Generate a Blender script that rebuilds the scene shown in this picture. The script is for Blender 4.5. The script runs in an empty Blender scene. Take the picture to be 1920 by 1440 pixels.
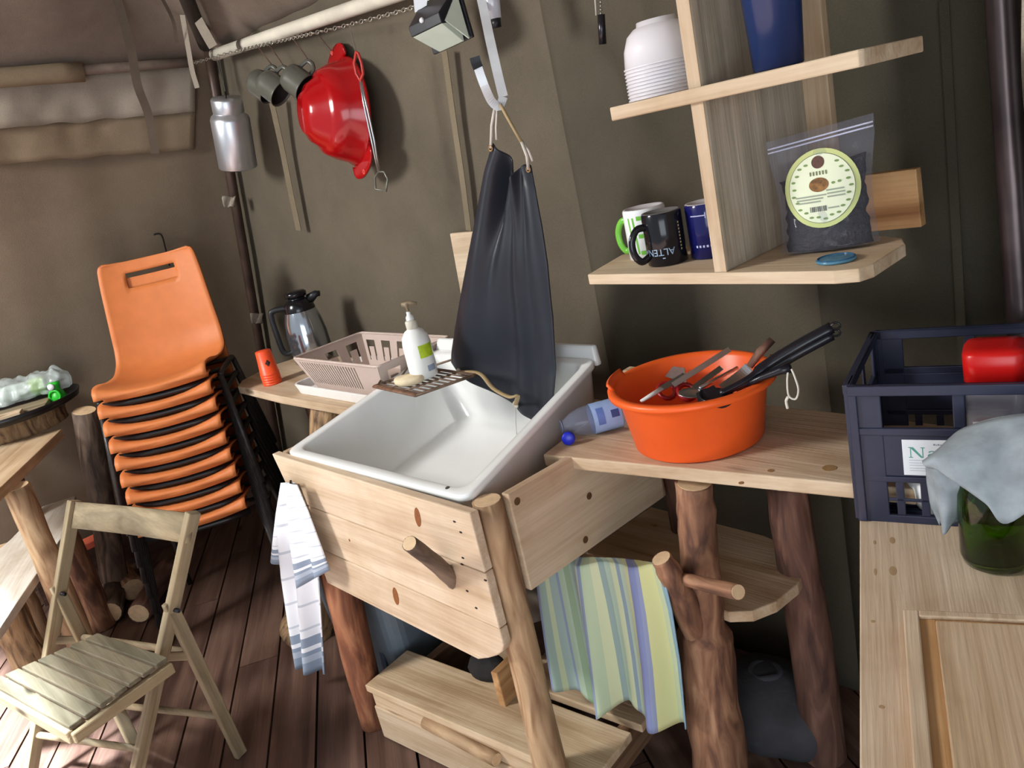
import bpy, bmesh, math, random
from mathutils import Vector, Matrix, noise
random.seed(7)
C = bpy.context.scene.collection
SC = bpy.context.scene
PI = math.pi
V = Vector

# ---------------------------------------------------------------- camera
FPX = 1500.0                      # focal length in pixels of the 1920 px frame
EYE = 1.5
RX = V((0.67521338, 0.07373722, -0.73392759))   # world X (along the sink wall) in camera (right, down, forward)
RY = V((0.70626736, -0.35164516, 0.61443641))   # world Y (towards the sink wall)
RZ = V((-0.21277525, -0.93322479, -0.2895137))  # world Z
CR = V((RX[0], RY[0], RZ[0])); CD = V((RX[1], RY[1], RZ[1])); CF = V((RX[2], RY[2], RZ[2]))
cam_d = bpy.data.cameras.new('camera'); cam = bpy.data.objects.new('camera', cam_d); C.objects.link(cam)
cam_d.sensor_fit = 'HORIZONTAL'; cam_d.sensor_width = 36.0; cam_d.lens = 36.0 * FPX / 1920.0
cam_d.clip_start = 0.02
cam.matrix_world = Matrix(((CR.x, -CD.x, -CF.x, 0), (CR.y, -CD.y, -CF.y, 0), (CR.z, -CD.z, -CF.z, EYE), (0, 0, 0, 1)))
SC.camera = cam

# ---------------------------------------------------------------- world, daylight from the tent door, exposure
world = bpy.data.worlds.new('world'); SC.world = world; world.use_nodes = True
wb = world.node_tree.nodes['Background']
wb.inputs['Color'].default_value = (0.86, 0.93, 1.0, 1); wb.inputs['Strength'].default_value = 0.46
def area_light(name, loc, target, sx, sy, power, col):
    d = bpy.data.lights.new(name, 'AREA'); d.shape = 'RECTANGLE'; d.size = sx; d.size_y = sy
    d.energy = power; d.color = col
    o = bpy.data.objects.new(name, d); C.objects.link(o); o.location = loc
    o.rotation_euler = (V(target) - V(loc)).to_track_quat('-Z', 'Y').to_euler()
    return o
area_light('door_daylight', (-2.95, -1.45, 2.65), (-1.9, 1.0, 0.9), 0.65, 0.75, 88, (1.0, 0.975, 0.945))
area_light('front_opening_daylight', (1.3, -2.1, 1.15), (-1.2, 1.0, 0.8), 2.2, 1.8, 44, (0.86, 0.93, 1.0))
sun_d = bpy.data.lights.new('sun', 'SUN'); sun_d.energy = 45.0; sun_d.angle = math.radians(6); sun_d.color = (0.82, 0.91, 1.0)
sun = bpy.data.objects.new('sun', sun_d); C.objects.link(sun)
sun.rotation_euler = V((-0.10, 0.30, -1.0)).to_track_quat('-Z', 'Y').to_euler()
SC.view_settings.view_transform = 'Standard'; SC.view_settings.look = 'None'
SC.view_settings.exposure = 0.34; SC.view_settings.gamma = 1.0; SC.view_settings.use_curve_mapping = False

# ---------------------------------------------------------------- helpers
def at(px, py, x=None, y=None, z=None):
    """survey: the point on a world plane seen at a photo pixel"""
    c = V(((px - 960) / FPX, (py - 720) / FPX, 1.0))
    r = V((RX.dot(c), RY.dot(c), RZ.dot(c)))
    if z is not None: t = (z - EYE) / r.z
    elif y is not None: t = y / r.y
    else: t = x / r.x
    return V((r.x * t, r.y * t, EYE + r.z * t))

def frame(o, xdir, zdir):
    """matrix with origin o, local x along xdir (approx) and z along zdir"""
    z = V(zdir).normalized(); x = V(xdir); x = (x - z * x.dot(z)).normalized(); y = z.cross(x)
    return Matrix(((x.x, y.x, z.x, o[0]), (x.y, y.y, z.y, o[1]), (x.z, y.z, z.z, o[2]), (0, 0, 0, 1)))

def yaw(o, a):
    return Matrix.Translation(V(o)) @ Matrix.Rotation(a, 4, 'Z')

class MB:
    def __init__(s): s.v = []; s.f = []
    def add(s, vs, fs, M=None):
        n = len(s.v)
        for p in vs:
            p = V(p); s.v.append(M @ p if M else p)
        for f in fs: s.f.append([i + n for i in f])
        return s
    def box(s, c, d, M=None):
        x, y, z = c; a, b, e = d[0] / 2, d[1] / 2, d[2] / 2
        vs = [(x + i * a, y + j * b, z + k * e) for k in (-1, 1) for j in (-1, 1) for i in (-1, 1)]
        return s.add(vs, [(0, 2, 3, 1), (4, 5, 7, 6), (0, 1, 5, 4), (2, 6, 7, 3), (0, 4, 6, 2), (1, 3, 7, 5)], M)
    def hexa(s, p, M=None):
        """8 corners: 4 bottom ring then 4 top ring"""
        return s.add(p, [(3, 2, 1, 0), (4, 5, 6, 7), (0, 1, 5, 4), (1, 2, 6, 5), (2, 3, 7, 6), (3, 0, 4, 7)], M)
    def prism(s, poly, z0, z1, M=None):
        n = len(poly)
        vs = [(x, y, z0) for x, y in poly] + [(x, y, z1) for x, y in poly]
        fs = [list(range(n))[::-1], list(range(n, 2 * n))] + [(i, (i + 1) % n, n + (i + 1) % n, n + i) for i in range(n)]
        return s.add(vs, fs, M)
    def tube(s, pts, rad, n=10, caps=True, closed=False, M=None, rough=0.0, seed=0, flat=1.0, upv=None):
        pts = [V(p) for p in pts]; m = len(pts)
        if not hasattr(rad, '__len__'): rad = [rad] * m
        vs = []; fs = []
        t0 = (pts[1] - pts[0]).normalized()
        up = V(upv) if upv else (V((0, 0, 1)) if abs(t0.z) < 0.9 else V((1, 0, 0)))
        for i, p in enumerate(pts):
            if closed: t = pts[(i + 1) % m] - pts[(i - 1) % m]
            elif i == 0: t = pts[1] - pts[0]
            elif i == m - 1: t = pts[-1] - pts[-2]
            else: t = (pts[i + 1] - p).normalized() + (p - pts[i - 1]).normalized()
            t.normalize()
            a = up - t * up.dot(t)
            if a.length < 1e-5: a = t.orthogonal()
            a.normalize(); up = a; b = t.cross(a)
            for k in range(n):
                th = 2 * PI * k / n; r = rad[i]
                if rough: r *= 1 + rough * noise.noise(V((math.cos(th) * 1.3 + seed, math.sin(th) * 1.3, i * 0.55 + seed * 3)))
                vs.append(p + a * math.cos(th) * r * flat + b * math.sin(th) * r)
        for i in range(m if closed else m - 1):
            for k in range(n):
                j = (i + 1) % m
                fs.append((i * n + k, i * n + (k + 1) % n, j * n + (k + 1) % n, j * n + k))
        if caps and not closed:
            fs.append(list(range(n))[::-1]); fs.append([(m - 1) * n + k for k in range(n)])
        return s.add(vs, fs, M)
    def lathe(s, prof, n=32, M=None, sx=1.0, sy=1.0, twist=None):
        vs = []; fs = []; idx = []
        for r, z in prof:
            if r < 1e-6:
                idx.append([len(vs)]); vs.append((0, 0, z))
            else:
                idx.append(list(range(len(vs), len(vs) + n)))
                for k in range(n):
                    th = 2 * PI * k / n; vs.append((r * math.cos(th) * sx, r * math.sin(th) * sy, z))
        for a, b in zip(idx, idx[1:]):
            for k in range(n):
                k2 = (k + 1) % n
                if len(a) == 1 and len(b) == 1: continue
                if len(a) == 1: fs.append((a[0], b[k2], b[k]))
                elif len(b) == 1: fs.append((a[k], a[k2], b[0]))
                else: fs.append((a[k], a[k2], b[k2], b[k]))
        return s.add(vs, fs, M)
    def grid(s, fn, nu, nv, M=None, skip=None, closeu=False):
        vs = [fn(i / nu, j / nv) for j in range(nv + 1) for i in range(nu + (0 if closeu else 1))]
        w = nu if closeu else nu + 1
        fs = []
        for j in range(nv):
            for i in range(nu):
                if skip and skip(i, j): continue
                i2 = (i + 1) % w
                fs.append((j * w + i, j * w + i2, (j + 1) * w + i2, (j + 1) * w + i))
        return s.add(vs, fs, M)
    def loops(s, rings, cap0=False, cap1=False, M=None):
        n = len(rings[0]); vs = [p for r in rings for p in r]; fs = []
        for j in range(len(rings) - 1):
            for k in range(n):
                fs.append((j * n + k, j * n + (k + 1) % n, (j + 1) * n + (k + 1) % n, (j + 1) * n + k))
        if cap0: fs.append(list(range(n))[::-1])
        if cap1: fs.append([(len(rings) - 1) * n + k for k in range(n)])
        return s.add(vs, fs, M)
    def build(s, name, mat, parent=None, smooth=False, bevel=0, solid=0, sub=0, recalc=True, local=False, so=0):
        me = bpy.data.meshes.new(name)
        inv = None
        if parent is not None and not local:
            inv = parent.matrix_basis.inverted()
            if parent.parent is not None: inv = inv @ parent.parent.matrix_basis.inverted()
        vs = [(inv @ p if inv else p) for p in s.v]
        me.from_pydata([tuple(p) for p in vs], [], s.f)
        if recalc:
            bm = bmesh.new(); bm.from_mesh(me)
            bmesh.ops.remove_doubles(bm, verts=bm.verts, dist=1e-6)
            bmesh.ops.recalc_face_normals(bm, faces=bm.faces); bm.to_mesh(me); bm.free()
        me.materials.append(mat)
        o = bpy.data.objects.new(name, me); C.objects.link(o)
        if parent is not None: o.parent = parent
        if smooth:
            for p in me.polygons: p.use_smooth = True
        if solid:
            m = o.modifiers.new('solid', 'SOLIDIFY'); m.thickness = solid; m.offset = so
        if bevel:
            m = o.modifiers.new('bevel', 'BEVEL'); m.width = bevel; m.segments = 2; m.limit_method = 'ANGLE'; m.angle_limit = math.radians(40)
        if sub:
            m = o.modifiers.new('sub', 'SUBSURF'); m.levels = sub; m.render_levels = sub
        if smooth == 2:
            pass
        return o

def tag(o, label=None, cat=None, group=None, kind=None):
    if label: o['label'] = label
    if cat: o['category'] = cat
    if group: o['group'] = group
    if kind: o['kind'] = kind
    return o
def thing(name, loc, label, cat, group=None, rz=0.0, M=None):
    o = bpy.data.objects.new(name, None); C.objects.link(o); o.empty_display_size = 0.05
    if M is not None: o.matrix_basis = M
    else: o.location = loc; o.rotation_euler = (0, 0, rz); o.matrix_basis = Matrix.Translation(V(loc)) @ Matrix.Rotation(rz, 4, 'Z')
    return tag(o, label, cat, group)
def copy_tree(o, parent=None):
    c = o.copy(); C.objects.link(c); c.parent = parent
    for ch in list(o.children): copy_tree(ch, c)
    return c
def rrect(w, h, r, n=5, cx=0, cy=0):
    out = []
    for sx, sy, a0 in ((1, 1, 0), (-1, 1, 90), (-1, -1, 180), (1, -1, 270)):
        for k in range(n + 1):
            a = math.radians(a0 + 90 * k / n)
            out.append((cx + sx * (w / 2 - r) + r * math.cos(a), cy + sy * (h / 2 - r) + r * math.sin(a)))
    return out
def spline(pts, n=6):
    pts = [V(p) for p in pts]; out = []
    for i in range(len(pts) - 1):
        p0 = pts[max(i - 1, 0)]; p1 = pts[i]; p2 = pts[i + 1]; p3 = pts[min(i + 2, len(pts) - 1)]
        for k in range(n):
            t = k / n
            out.append(0.5 * ((2 * p1) + (p2 - p0) * t + (2 * p0 - 5 * p1 + 4 * p2 - p3) * t * t + (3 * p1 - p0 - 3 * p2 + p3) * t ** 3))
    out.append(pts[-1]); return out
def lerp_path(pts, t):
    n = len(pts) - 1; f = min(max(t, 0), 1) * n; i = min(int(f), n - 1)
    return V(pts[i]).lerp(V(pts[i + 1]), f - i)
def text_poly(txt, size):
    cu = bpy.data.curves.new('t', 'FONT'); cu.body = txt; cu.size = size; cu.resolution_u = 3
    o = bpy.data.objects.new('t', cu); C.objects.link(o)
    dg = bpy.context.evaluated_depsgraph_get(); me = bpy.data.meshes.new_from_object(o.evaluated_get(dg))
    vs = [tuple(v.co) for v in me.vertices]; fs = [tuple(p.vertices) for p in me.polygons]
    bpy.data.objects.remove(o); bpy.data.meshes.remove(me); return vs, fs

# ---------------------------------------------------------------- materials
def lin(c): return tuple((x / 255 / 12.92 if x / 255 <= 0.04045 else ((x / 255 + 0.055) / 1.055) ** 2.4) for x in c) + (1,)
MATS = {}
def newmat(name):
    m = bpy.data.materials.new(name); m.use_nodes = True
    nt = m.node_tree; return m, nt, nt.nodes['Principled BSDF']
def nd(nt, t, **k):
    n = nt.nodes.new(t)
    for a, b in k.items(): setattr(n, a, b)
    return n
def ramp(nt, src, stops):
    r = nd(nt, 'ShaderNodeValToRGB'); e = r.color_ramp.elements
    e[0].position, e[0].color = stops[0]; e[1].position, e[1].color = stops[-1]
    for p, c in stops[1:-1]:
        x = e.new(p); x.color = c
    nt.links.new(src, r.inputs[0]); return r.outputs[0]
def coords(nt, scale=(1, 1, 1), rand=True, kind='Object'):
    tc = nd(nt, 'ShaderNodeTexCoord'); src = tc.outputs[kind]
    if rand:
        oi = nd(nt, 'ShaderNodeObjectInfo'); mu = nd(nt, 'ShaderNodeVectorMath', operation='SCALE')
        cb = nd(nt, 'ShaderNodeCombineXYZ')
        for i in range(3): nt.links.new(oi.outputs['Random'], cb.inputs[i])
        nt.links.new(cb.outputs[0], mu.inputs[0]); mu.inputs['Scale'].default_value = 37.0
        ad = nd(nt, 'ShaderNodeVectorMath', operation='ADD'); nt.links.new(src, ad.inputs[0]); nt.links.new(mu.outputs[0], ad.inputs[1]); src = ad.outputs[0]
    mp = nd(nt, 'ShaderNodeMapping'); mp.inputs['Scale'].default_value = scale
    nt.links.new(src, mp.inputs[0]); return mp.outputs[0]
def bump(nt, b, h, dist, strength=1.0):
    n = nd(nt, 'ShaderNodeBump'); n.inputs['Distance'].default_value = dist; n.inputs['Strength'].default_value = strength
    nt.links.new(h, n.inputs['Height']); nt.links.new(n.outputs[0], b.inputs['Normal'])
def plain(name, col, rough=0.5, metal=0.0, var=0.08, scale=25, bmp=0.0, spec=0.5, trans=0.0, alpha=1.0, coat=0.0, ior=1.45, sss=0.0):
    if name in MATS: return MATS[name]
    m, nt, b = newmat(name); c = lin(col)
    b.inputs['Roughness'].default_value = rough; b.inputs['Metallic'].default_value = metal
    b.inputs['Specular IOR Level'].default_value = spec; b.inputs['IOR'].default_value = ior
    b.inputs['Transmission Weight'].default_value = trans; b.inputs['Alpha'].default_value = alpha; b.inputs['Coat Weight'].default_value = coat
    no = nd(nt, 'ShaderNodeTexNoise'); no.inputs['Scale'].default_value = scale; no.inputs['Detail'].default_value = 4
    nt.links.new(coords(nt), no.inputs['Vector'])
    d = tuple(x * (1 - var) for x in c[:3]) + (1,); l = tuple(min(1, x * (1 + var)) for x in c[:3]) + (1,)
    nt.links.new(ramp(nt, no.outputs[0], [(0.3, d), (0.7, l)]), b.inputs['Base Color'])
    if bmp: bump(nt, b, no.outputs[0], bmp)
    MATS[name] = m; return m
def wood(kind, axis='X'):
    """sawn timber; grain runs along the given local axis"""
    key = 'wood_%s_%s' % (kind, axis)
    if key in MATS: return MATS[key]
    pal = {'pine': ((194, 171, 143), (207, 187, 160), (180, 155, 126)), 'pale': ((206, 184, 158), (219, 199, 173), (192, 168, 139)),
           'grey': ((168, 158, 142), (190, 178, 160), (142, 132, 118)), 'warm': ((178, 136, 92), (205, 164, 116), (140, 98, 60)),
           'worn': ((134, 121, 97), (156, 141, 113), (108, 95, 74)), 'floor': ((92, 70, 61), (110, 86, 75), (70, 51, 44)),
           'shaded_grey': ((110, 104, 86), (128, 120, 100), (86, 80, 64)), 'old': ((120, 92, 70), (150, 120, 94), (84, 60, 44)), 'white': ((224, 218, 206), (234, 229, 219), (208, 200, 186)),
           'dirty': ((196, 170, 138), (212, 190, 160), (172, 144, 112))}[kind]
    m, nt, b = newmat(key)
    s = {'X': (1.6, 22, 22), 'Y': (22, 1.6, 22), 'Z': (22, 22, 1.6)}[axis]
    v = coords(nt, s)
    n1 = nd(nt, 'ShaderNodeTexNoise'); n1.inputs['Scale'].default_value = 1.0; n1.inputs['Detail'].default_value = 5; n1.inputs['Distortion'].default_value = 0.6
    nt.links.new(v, n1.inputs['Vector'])
    s2 = {'X': (6, 160, 160), 'Y': (160, 6, 160), 'Z': (160, 160, 6)}[axis]
    n2 = nd(nt, 'ShaderNodeTexNoise'); n2.inputs['Scale'].default_value = 1.0; n2.inputs['Detail'].default_value = 3
    nt.links.new(coords(nt, s2), n2.inputs['Vector'])
    s3 = {'X': (2.2, 7, 7), 'Y': (7, 2.2, 7), 'Z': (7, 7, 2.2)}[axis]
    vo = nd(nt, 'ShaderNodeTexVoronoi'); vo.inputs['Scale'].default_value = 1.0; nt.links.new(coords(nt, s3), vo.inputs['Vector'])
    base = ramp(nt, n1.outputs[0], [(0.3, lin(pal[2])), (0.46, lin(pal[0])), (0.62, lin(pal[1]))])
    mx = nd(nt, 'ShaderNodeMix', data_type='RGBA', blend_type='MULTIPLY'); mx.inputs['Factor'].default_value = 0.55
    nt.links.new(base, mx.inputs['A']); nt.links.new(ramp(nt, n2.outputs[0], [(0.35, (0.84, 0.81, 0.77, 1)), (0.6, (1, 1, 1, 1))]), mx.inputs['B'])
    n4 = nd(nt, 'ShaderNodeTexNoise'); n4.inputs['Scale'].default_value = 5.5; n4.inputs['Detail'].default_value = 4; n4.inputs['Roughness'].default_value = 0.6
    nt.links.new(coords(nt, (1, 1, 1)), n4.inputs['Vector'])
    mb_ = nd(nt, 'ShaderNodeMix', data_type='RGBA', blend_type='MULTIPLY'); mb_.inputs['Factor'].default_value = 0.75
    nt.links.new(mx.outputs['Result'], mb_.inputs['A']); nt.links.new(ramp(nt, n4.outputs[0], [(0.32, (0.80, 0.74, 0.66, 1)), (0.56, (1, 1, 1, 1))]), mb_.inputs['B']); mx = mb_
    k = nd(nt, 'ShaderNodeMix', data_type='RGBA', blend_type='MIX')
    kn = ramp(nt, vo.outputs['Distance'], [(0.05, (1, 1, 1, 1)), (0.11, (0, 0, 0, 1))])
    nt.links.new(kn, k.inputs['Factor']); nt.links.new(mx.outputs['Result'], k.inputs['A']); k.inputs['B'].default_value = tuple(x * 0.35 for x in lin(pal[2])[:3]) + (1,)
    nt.links.new(k.outputs['Result'], b.inputs['Base Color'])
    b.inputs['Roughness'].default_value = 0.62 if kind != 'floor' else 0.5
    b.inputs['Specular IOR Level'].default_value = 0.3
    bump(nt, b, n2.outputs[0], 0.0012)
    MATS[key] = m; return m
def bark(kind):
    key = 'bark_' + kind
    if key in MATS: return MATS[key]
    pal = {'red': ((130, 80, 54), (164, 112, 80), (84, 50, 36)), 'brown': ((146, 106, 80), (186, 146, 114), (96, 66, 52)), 'dark': ((112, 80, 66), (140, 106, 90), (82, 56, 48)),
           'trunk': ((150, 122, 88), (184, 156, 118), (78, 58, 40)), 'grey': ((104, 88, 76), (140, 122, 106), (62, 50, 44)),
           'peeled': ((176, 146, 112), (202, 174, 138), (140, 108, 78))}[kind]
    m, nt, b = newmat(key)
    n1 = nd(nt, 'ShaderNodeTexNoise'); n1.inputs['Scale'].default_value = 1.0; n1.inputs['Detail'].default_value = 5; n1.inputs['Distortion'].default_value = 1.2
    nt.links.new(coords(nt, (26, 26, 5) if kind != 'trunk' else (34, 34, 7)), n1.inputs['Vector'])
    n2 = nd(nt, 'ShaderNodeTexNoise'); n2.inputs['Scale'].default_value = 4.0; n2.inputs['Detail'].default_value = 3
    nt.links.new(coords(nt, (2, 2, 1)), n2.inputs['Vector'])
    c = ramp(nt, n1.outputs[0], [(0.34, lin(pal[2])), (0.5, lin(pal[0])), (0.68, lin(pal[1]))])
    mx = nd(nt, 'ShaderNodeMix', data_type='RGBA', blend_type='MULTIPLY'); mx.inputs['Factor'].default_value = 0.8
    nt.links.new(c, mx.inputs['A']); nt.links.new(ramp(nt, n2.outputs[0], [(0.35, (0.6, 0.55, 0.52, 1)), (0.65, (1.1, 1.05, 1.0, 1))]), mx.inputs['B'])
    nt.links.new(mx.outputs['Result'], b.inputs['Base Color']); b.inputs['Roughness'].default_value = 0.75
    bump(nt, b, n1.outputs[0], 0.006 if kind == 'trunk' else 0.003)
    MATS[key] = m; return m
def canvas(name, c1, c2):
    if name in MATS: return MATS[name]
    m, nt, b = newmat(name)
    n1 = nd(nt, 'ShaderNodeTexNoise'); n1.inputs['Scale'].default_value = 2.2; n1.inputs['Detail'].default_value = 6; n1.inputs['Roughness'].default_value = 0.62
    nt.links.new(coords(nt, (1, 1, 1), rand=False), n1.inputs['Vector'])
    n2 = nd(nt, 'ShaderNodeTexNoise'); n2.inputs['Scale'].default_value = 420; n2.inputs['Detail'].default_value = 2
    nt.links.new(coords(nt, (1, 1, 1), rand=False), n2.inputs['Vector'])
    c = ramp(nt, n1.outputs[0], [(0.32, lin(c1)), (0.7, lin(c2))])
    mx = nd(nt, 'ShaderNodeMix', data_type='RGBA', blend_type='MULTIPLY'); mx.inputs['Factor'].default_value = 0.5
    nt.links.new(c, mx.inputs['A']); nt.links.new(ramp(nt, n2.outputs[0], [(0.3, (0.7, 0.7, 0.7, 1)), (0.7, (1.1, 1.1, 1.1, 1))]), mx.inputs['B'])
    nt.links.new(mx.outputs['Result'], b.inputs['Base Color']); b.inputs['Roughness'].default_value = 0.92; b.inputs['Specular IOR Level'].default_value = 0.1
    bump(nt, b, n2.outputs[0], 0.0008)
    MATS[name] = m; return m
def glassy(name, col, rough=0.05, ior=1.45):
    if name in MATS: return MATS[name]
    m, nt, b = newmat(name)
    b.inputs['Base Color'].default_value = lin(col); b.inputs['Transmission Weight'].default_value = 1.0
    b.inputs['Roughness'].default_value = rough; b.inputs['IOR'].default_value = ior
    MATS[name] = m; return m
def film(name, col, fac=0.8):
    """thin clear plastic: mostly see-through with a glossy skin"""
    if name in MATS: return MATS[name]
    m, nt, b = newmat(name)
    b.inputs['Base Color'].default_value = lin(col); b.inputs['Roughness'].default_value = 0.12; b.inputs['Specular IOR Level'].default_value = 0.8
    tr = nd(nt, 'ShaderNodeBsdfTransparent'); tr.inputs[0].default_value = (0.96, 0.97, 1.0, 1)
    mx = nd(nt, 'ShaderNodeMixShader'); mx.inputs[0].default_value = fac
    no = nd(nt, 'ShaderNodeTexNoise'); no.inputs['Scale'].default_value = 14; no.inputs['Detail'].default_value = 3
    nt.links.new(coords(nt), no.inputs['Vector']); bump(nt, b, no.outputs[0], 0.006)
    nt.links.new(b.outputs[0], mx.inputs[1]); nt.links.new(tr.outputs[0], mx.inputs[2])
    nt.links.new(mx.outputs[0], nt.nodes['Material Output'].inputs[0])
    MATS[name] = m; return m
def stripes(name, cols, period, axis='X', rough=0.9):
    """woven stripes across one UV-like attribute stored per vertex ('cloth' u,v)"""
    if name in MATS: return MATS[name]
    m, nt, b = newmat(name)
    a = nd(nt, 'ShaderNodeAttribute'); a.attribute_name = 'cloth'
    sp = nd(nt, 'ShaderNodeSeparateXYZ'); nt.links.new(a.outputs['Vector'], sp.inputs[0])
    mu = nd(nt, 'ShaderNodeMath', operation='FRACT'); m2 = nd(nt, 'ShaderNodeMath', operation='MULTIPLY'); m2.inputs[1].default_value = 1 / period
    nt.links.new(sp.outputs[axis], m2.inputs[0]); nt.links.new(m2.outputs[0], mu.inputs[0])
    r = nd(nt, 'ShaderNodeValToRGB'); r.color_ramp.interpolation = 'CONSTANT'; e = r.color_ramp.elements
    n = len(cols)
    e[0].position = 0; e[0].color = lin(cols[0][1]); e[1].position = cols[1][0]; e[1].color = lin(cols[1][1])
    for p, c in cols[2:]:
        x = e.new(p); x.color = lin(c)
    nt.links.new(mu.outputs[0], r.inputs[0]); nt.links.new(r.outputs[0], b.inputs['Base Color'])
    b.inputs['Roughness'].default_value = rough; b.inputs['Specular IOR Level'].default_value = 0.15
    MATS[name] = m; return m
def cloth_attr(o, nu, nv):
    """store weave coordinates (0..1 across, 0..1 down) of a grid-built cloth"""
    at_ = o.data.attributes.new('cloth', 'FLOAT_VECTOR', 'POINT')
    for j in range(nv + 1):
        for i in range(nu + 1): at_.data[j * (nu + 1) + i].vector = (i / nu, j / nv, 0)

BLACKP = plain('black_plastic', (26, 27, 31), 0.4)
WHITEP = plain('white_plastic', (232, 234, 232), 0.35, var=0.03)
STEEL = plain('steel', (196, 198, 202), 0.3, metal=1.0)
DARKM = plain('dark_metal', (44, 42, 44), 0.45, metal=0.6)
WIRE = plain('grey_wire', (150, 148, 142), 0.4, metal=0.8)
END = plain('cut_end_wood', (214, 184, 146), 0.7, var=0.12, scale=60)

def log(name, parent, pts, rad, kind, n=14, seed=0, rough=0.12, ends=True, seg=None):
    pts = spline(pts, 5) if len(pts) > 2 else [V(pts[0]).lerp(V(pts[1]), t / 8) for t in range(9)]
    m = len(pts)
    if hasattr(rad, '__len__'): rr = [rad[0] + (rad[-1] - rad[0]) * i / (m - 1) if len(rad) == 2 else rad[min(int(i / (m - 1) * (len(rad) - 1) + 0.5), len(rad) - 1)] for i in range(m)]
    else: rr = [rad] * m
    axl = pts[-1] - pts[0]; W = frame(pts[0], axl.orthogonal(), axl); wi = W.inverted()      # bark grain runs along the log
    o = MB().tube([wi @ p for p in pts], rr, n, True, rough=rough, seed=seed + 0.37).build(name, bark(kind), None, smooth=True)
    if parent is not None:
        o.parent = parent; pi_ = parent.matrix_basis.inverted()
        if parent.parent is not None: pi_ = pi_ @ parent.parent.matrix_basis.inverted()
        W = pi_ @ W
    o.matrix_basis = W
    if ends:
        for p, q, r in ((pts[0], pts[1], rr[0]), (pts[-1], pts[-2], rr[-1])):
            d = (p - q).normalized()
            MB().lathe([(0, 0.0015), (r * 0.9, 0.0012), (r * 0.9, -0.01), (0, -0.01)], 14, frame(p, d.orthogonal(), d)).build('cut_end', END, o if o.parent is None or o.parent.parent is None else o.parent)
    return o
def board(name, parent, c, d, M=None, kind='pine', axis='X', bevel=0.003):
    """plank whose grain axis is local; built in its own frame so the grain follows it"""
    o = MB().box((0, 0, 0), d).build(name, wood(kind, axis), None, bevel=bevel)
    W = (M if M is not None else Matrix.Identity(4)) @ Matrix.Translation(V(c))
    if parent is not None:
        o.parent = parent; inv = parent.matrix_basis.inverted()
        if parent.parent is not None: inv = inv @ parent.parent.matrix_basis.inverted()
        W = inv @ W
    o.matrix_basis = W
    return o
def poly_board(name, parent, poly, t, M, kind='pine', axis='X', bevel=0.003):
    """plank with an outline in its local XY, thickness t along local Z"""
    o = MB().prism(poly, -t / 2, t / 2).build(name, wood(kind, axis), None, bevel=bevel)
    W = M
    if parent is not None:
        o.parent = parent; inv = parent.matrix_basis.inverted()
        if parent.parent is not None: inv = inv @ parent.parent.matrix_basis.inverted()
        W = inv @ W
    o.matrix_basis = W
    return o

# ================================================================ THE TENT
WALLY = 1.6; EAVE = 2.054
def wall_x(z, y=1.6): return -3.315 - 0.3167 * (EAVE - z) - 0.15 * (1.6 - y)
def at_left(px, py, off=0.0, z=EAVE):
    """point seen at a photo pixel, a small distance in front of the leaning left wall"""
    p = at(px, py, x=-3.4)
    for _ in range(6): p = at(px, py, x=wall_x(min(p.z, EAVE + 0.3), p.y) + off)
    return p
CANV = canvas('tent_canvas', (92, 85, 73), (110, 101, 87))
CANV_L = canvas('tent_canvas_light', (140, 131, 118), (170, 160, 146))
CANV_T = canvas('tent_canvas_tan', (126, 110, 90), (152, 136, 114))
CANV_R = canvas('roof_canvas', (112, 99, 88), (146, 131, 119))

def wave(p, s): return noise.noise(V(p) * s)
CANV_SHADE = canvas('tent_canvas_shaded', (64, 61, 51), (80, 75, 63))  # dark canvas tone with the dimmer light at the right put into it
wbk = thing('wall_back', (0, WALLY, 0), None, None); tag(wbk, 'tent canvas wall behind the sink and shelves', kind='structure')
def backw(x, z, k=0.0): return V((x, WALLY + 0.016 * wave((x * 1.5, z * 0.6, 0), 1.6) + 0.008 * wave((x * 5, z * 0.9, 4), 1.0) + k, z))
CANV_HALF_SHADE = canvas('tent_canvas_half_shaded', (78, 73, 62), (95, 88, 75))  # in-between tone, part of the same shading put into the canvas colour
for nm, xa, xb, mt_, k_ in (('left_panel', -4.0, -1.44, CANV, 0.0), ('middle_panel', -1.47, -0.80, CANV_HALF_SHADE, -0.005), ('right_panel', -0.83, 2.2, CANV_SHADE, -0.010)):  # panel colours step darker to the right, standing in for soft shading
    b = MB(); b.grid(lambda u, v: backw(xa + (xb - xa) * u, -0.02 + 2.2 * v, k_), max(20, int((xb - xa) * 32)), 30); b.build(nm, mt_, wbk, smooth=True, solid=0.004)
b = MB()
b.grid(lambda u, v: V((wall_x(-0.02 + 2.12 * v, 1.62 - 2.25 * u) + 0.02 * wave((u * 4, v * 1.4, 7), 1.7) + 0.008 * wave((u * 16, v * 2, 2), 1.0), 1.62 - 2.25 * u, -0.02 + 2.12 * v)), 70, 30)
CANV_B = canvas('tent_canvas_brown', (118, 104, 88), (136, 121, 103))
tag(b.build('wall_left', CANV_B, smooth=True, solid=0.004), 'sloping brown tent canvas wall behind the stacked chairs', kind='structure')
def roof(u, v):
    y = 1.63 - 2.23 * v; x = -3.34 - 0.15 * (1.6 - y) + 5.8 * u
    h = min(1.6 - y, x + 3.315 + 0.15 * (1.6 - y), 0.87)
    return V((x, y, EAVE + 0.8 * h + 0.012 * wave((x * 2, y * 2, 3), 1.5)))
b = MB(); b.grid(roof, 90, 50)
tag(b.build('ceiling', CANV_R, smooth=True, solid=0.004), 'sloping tent roof canvas', kind='structure')

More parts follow.
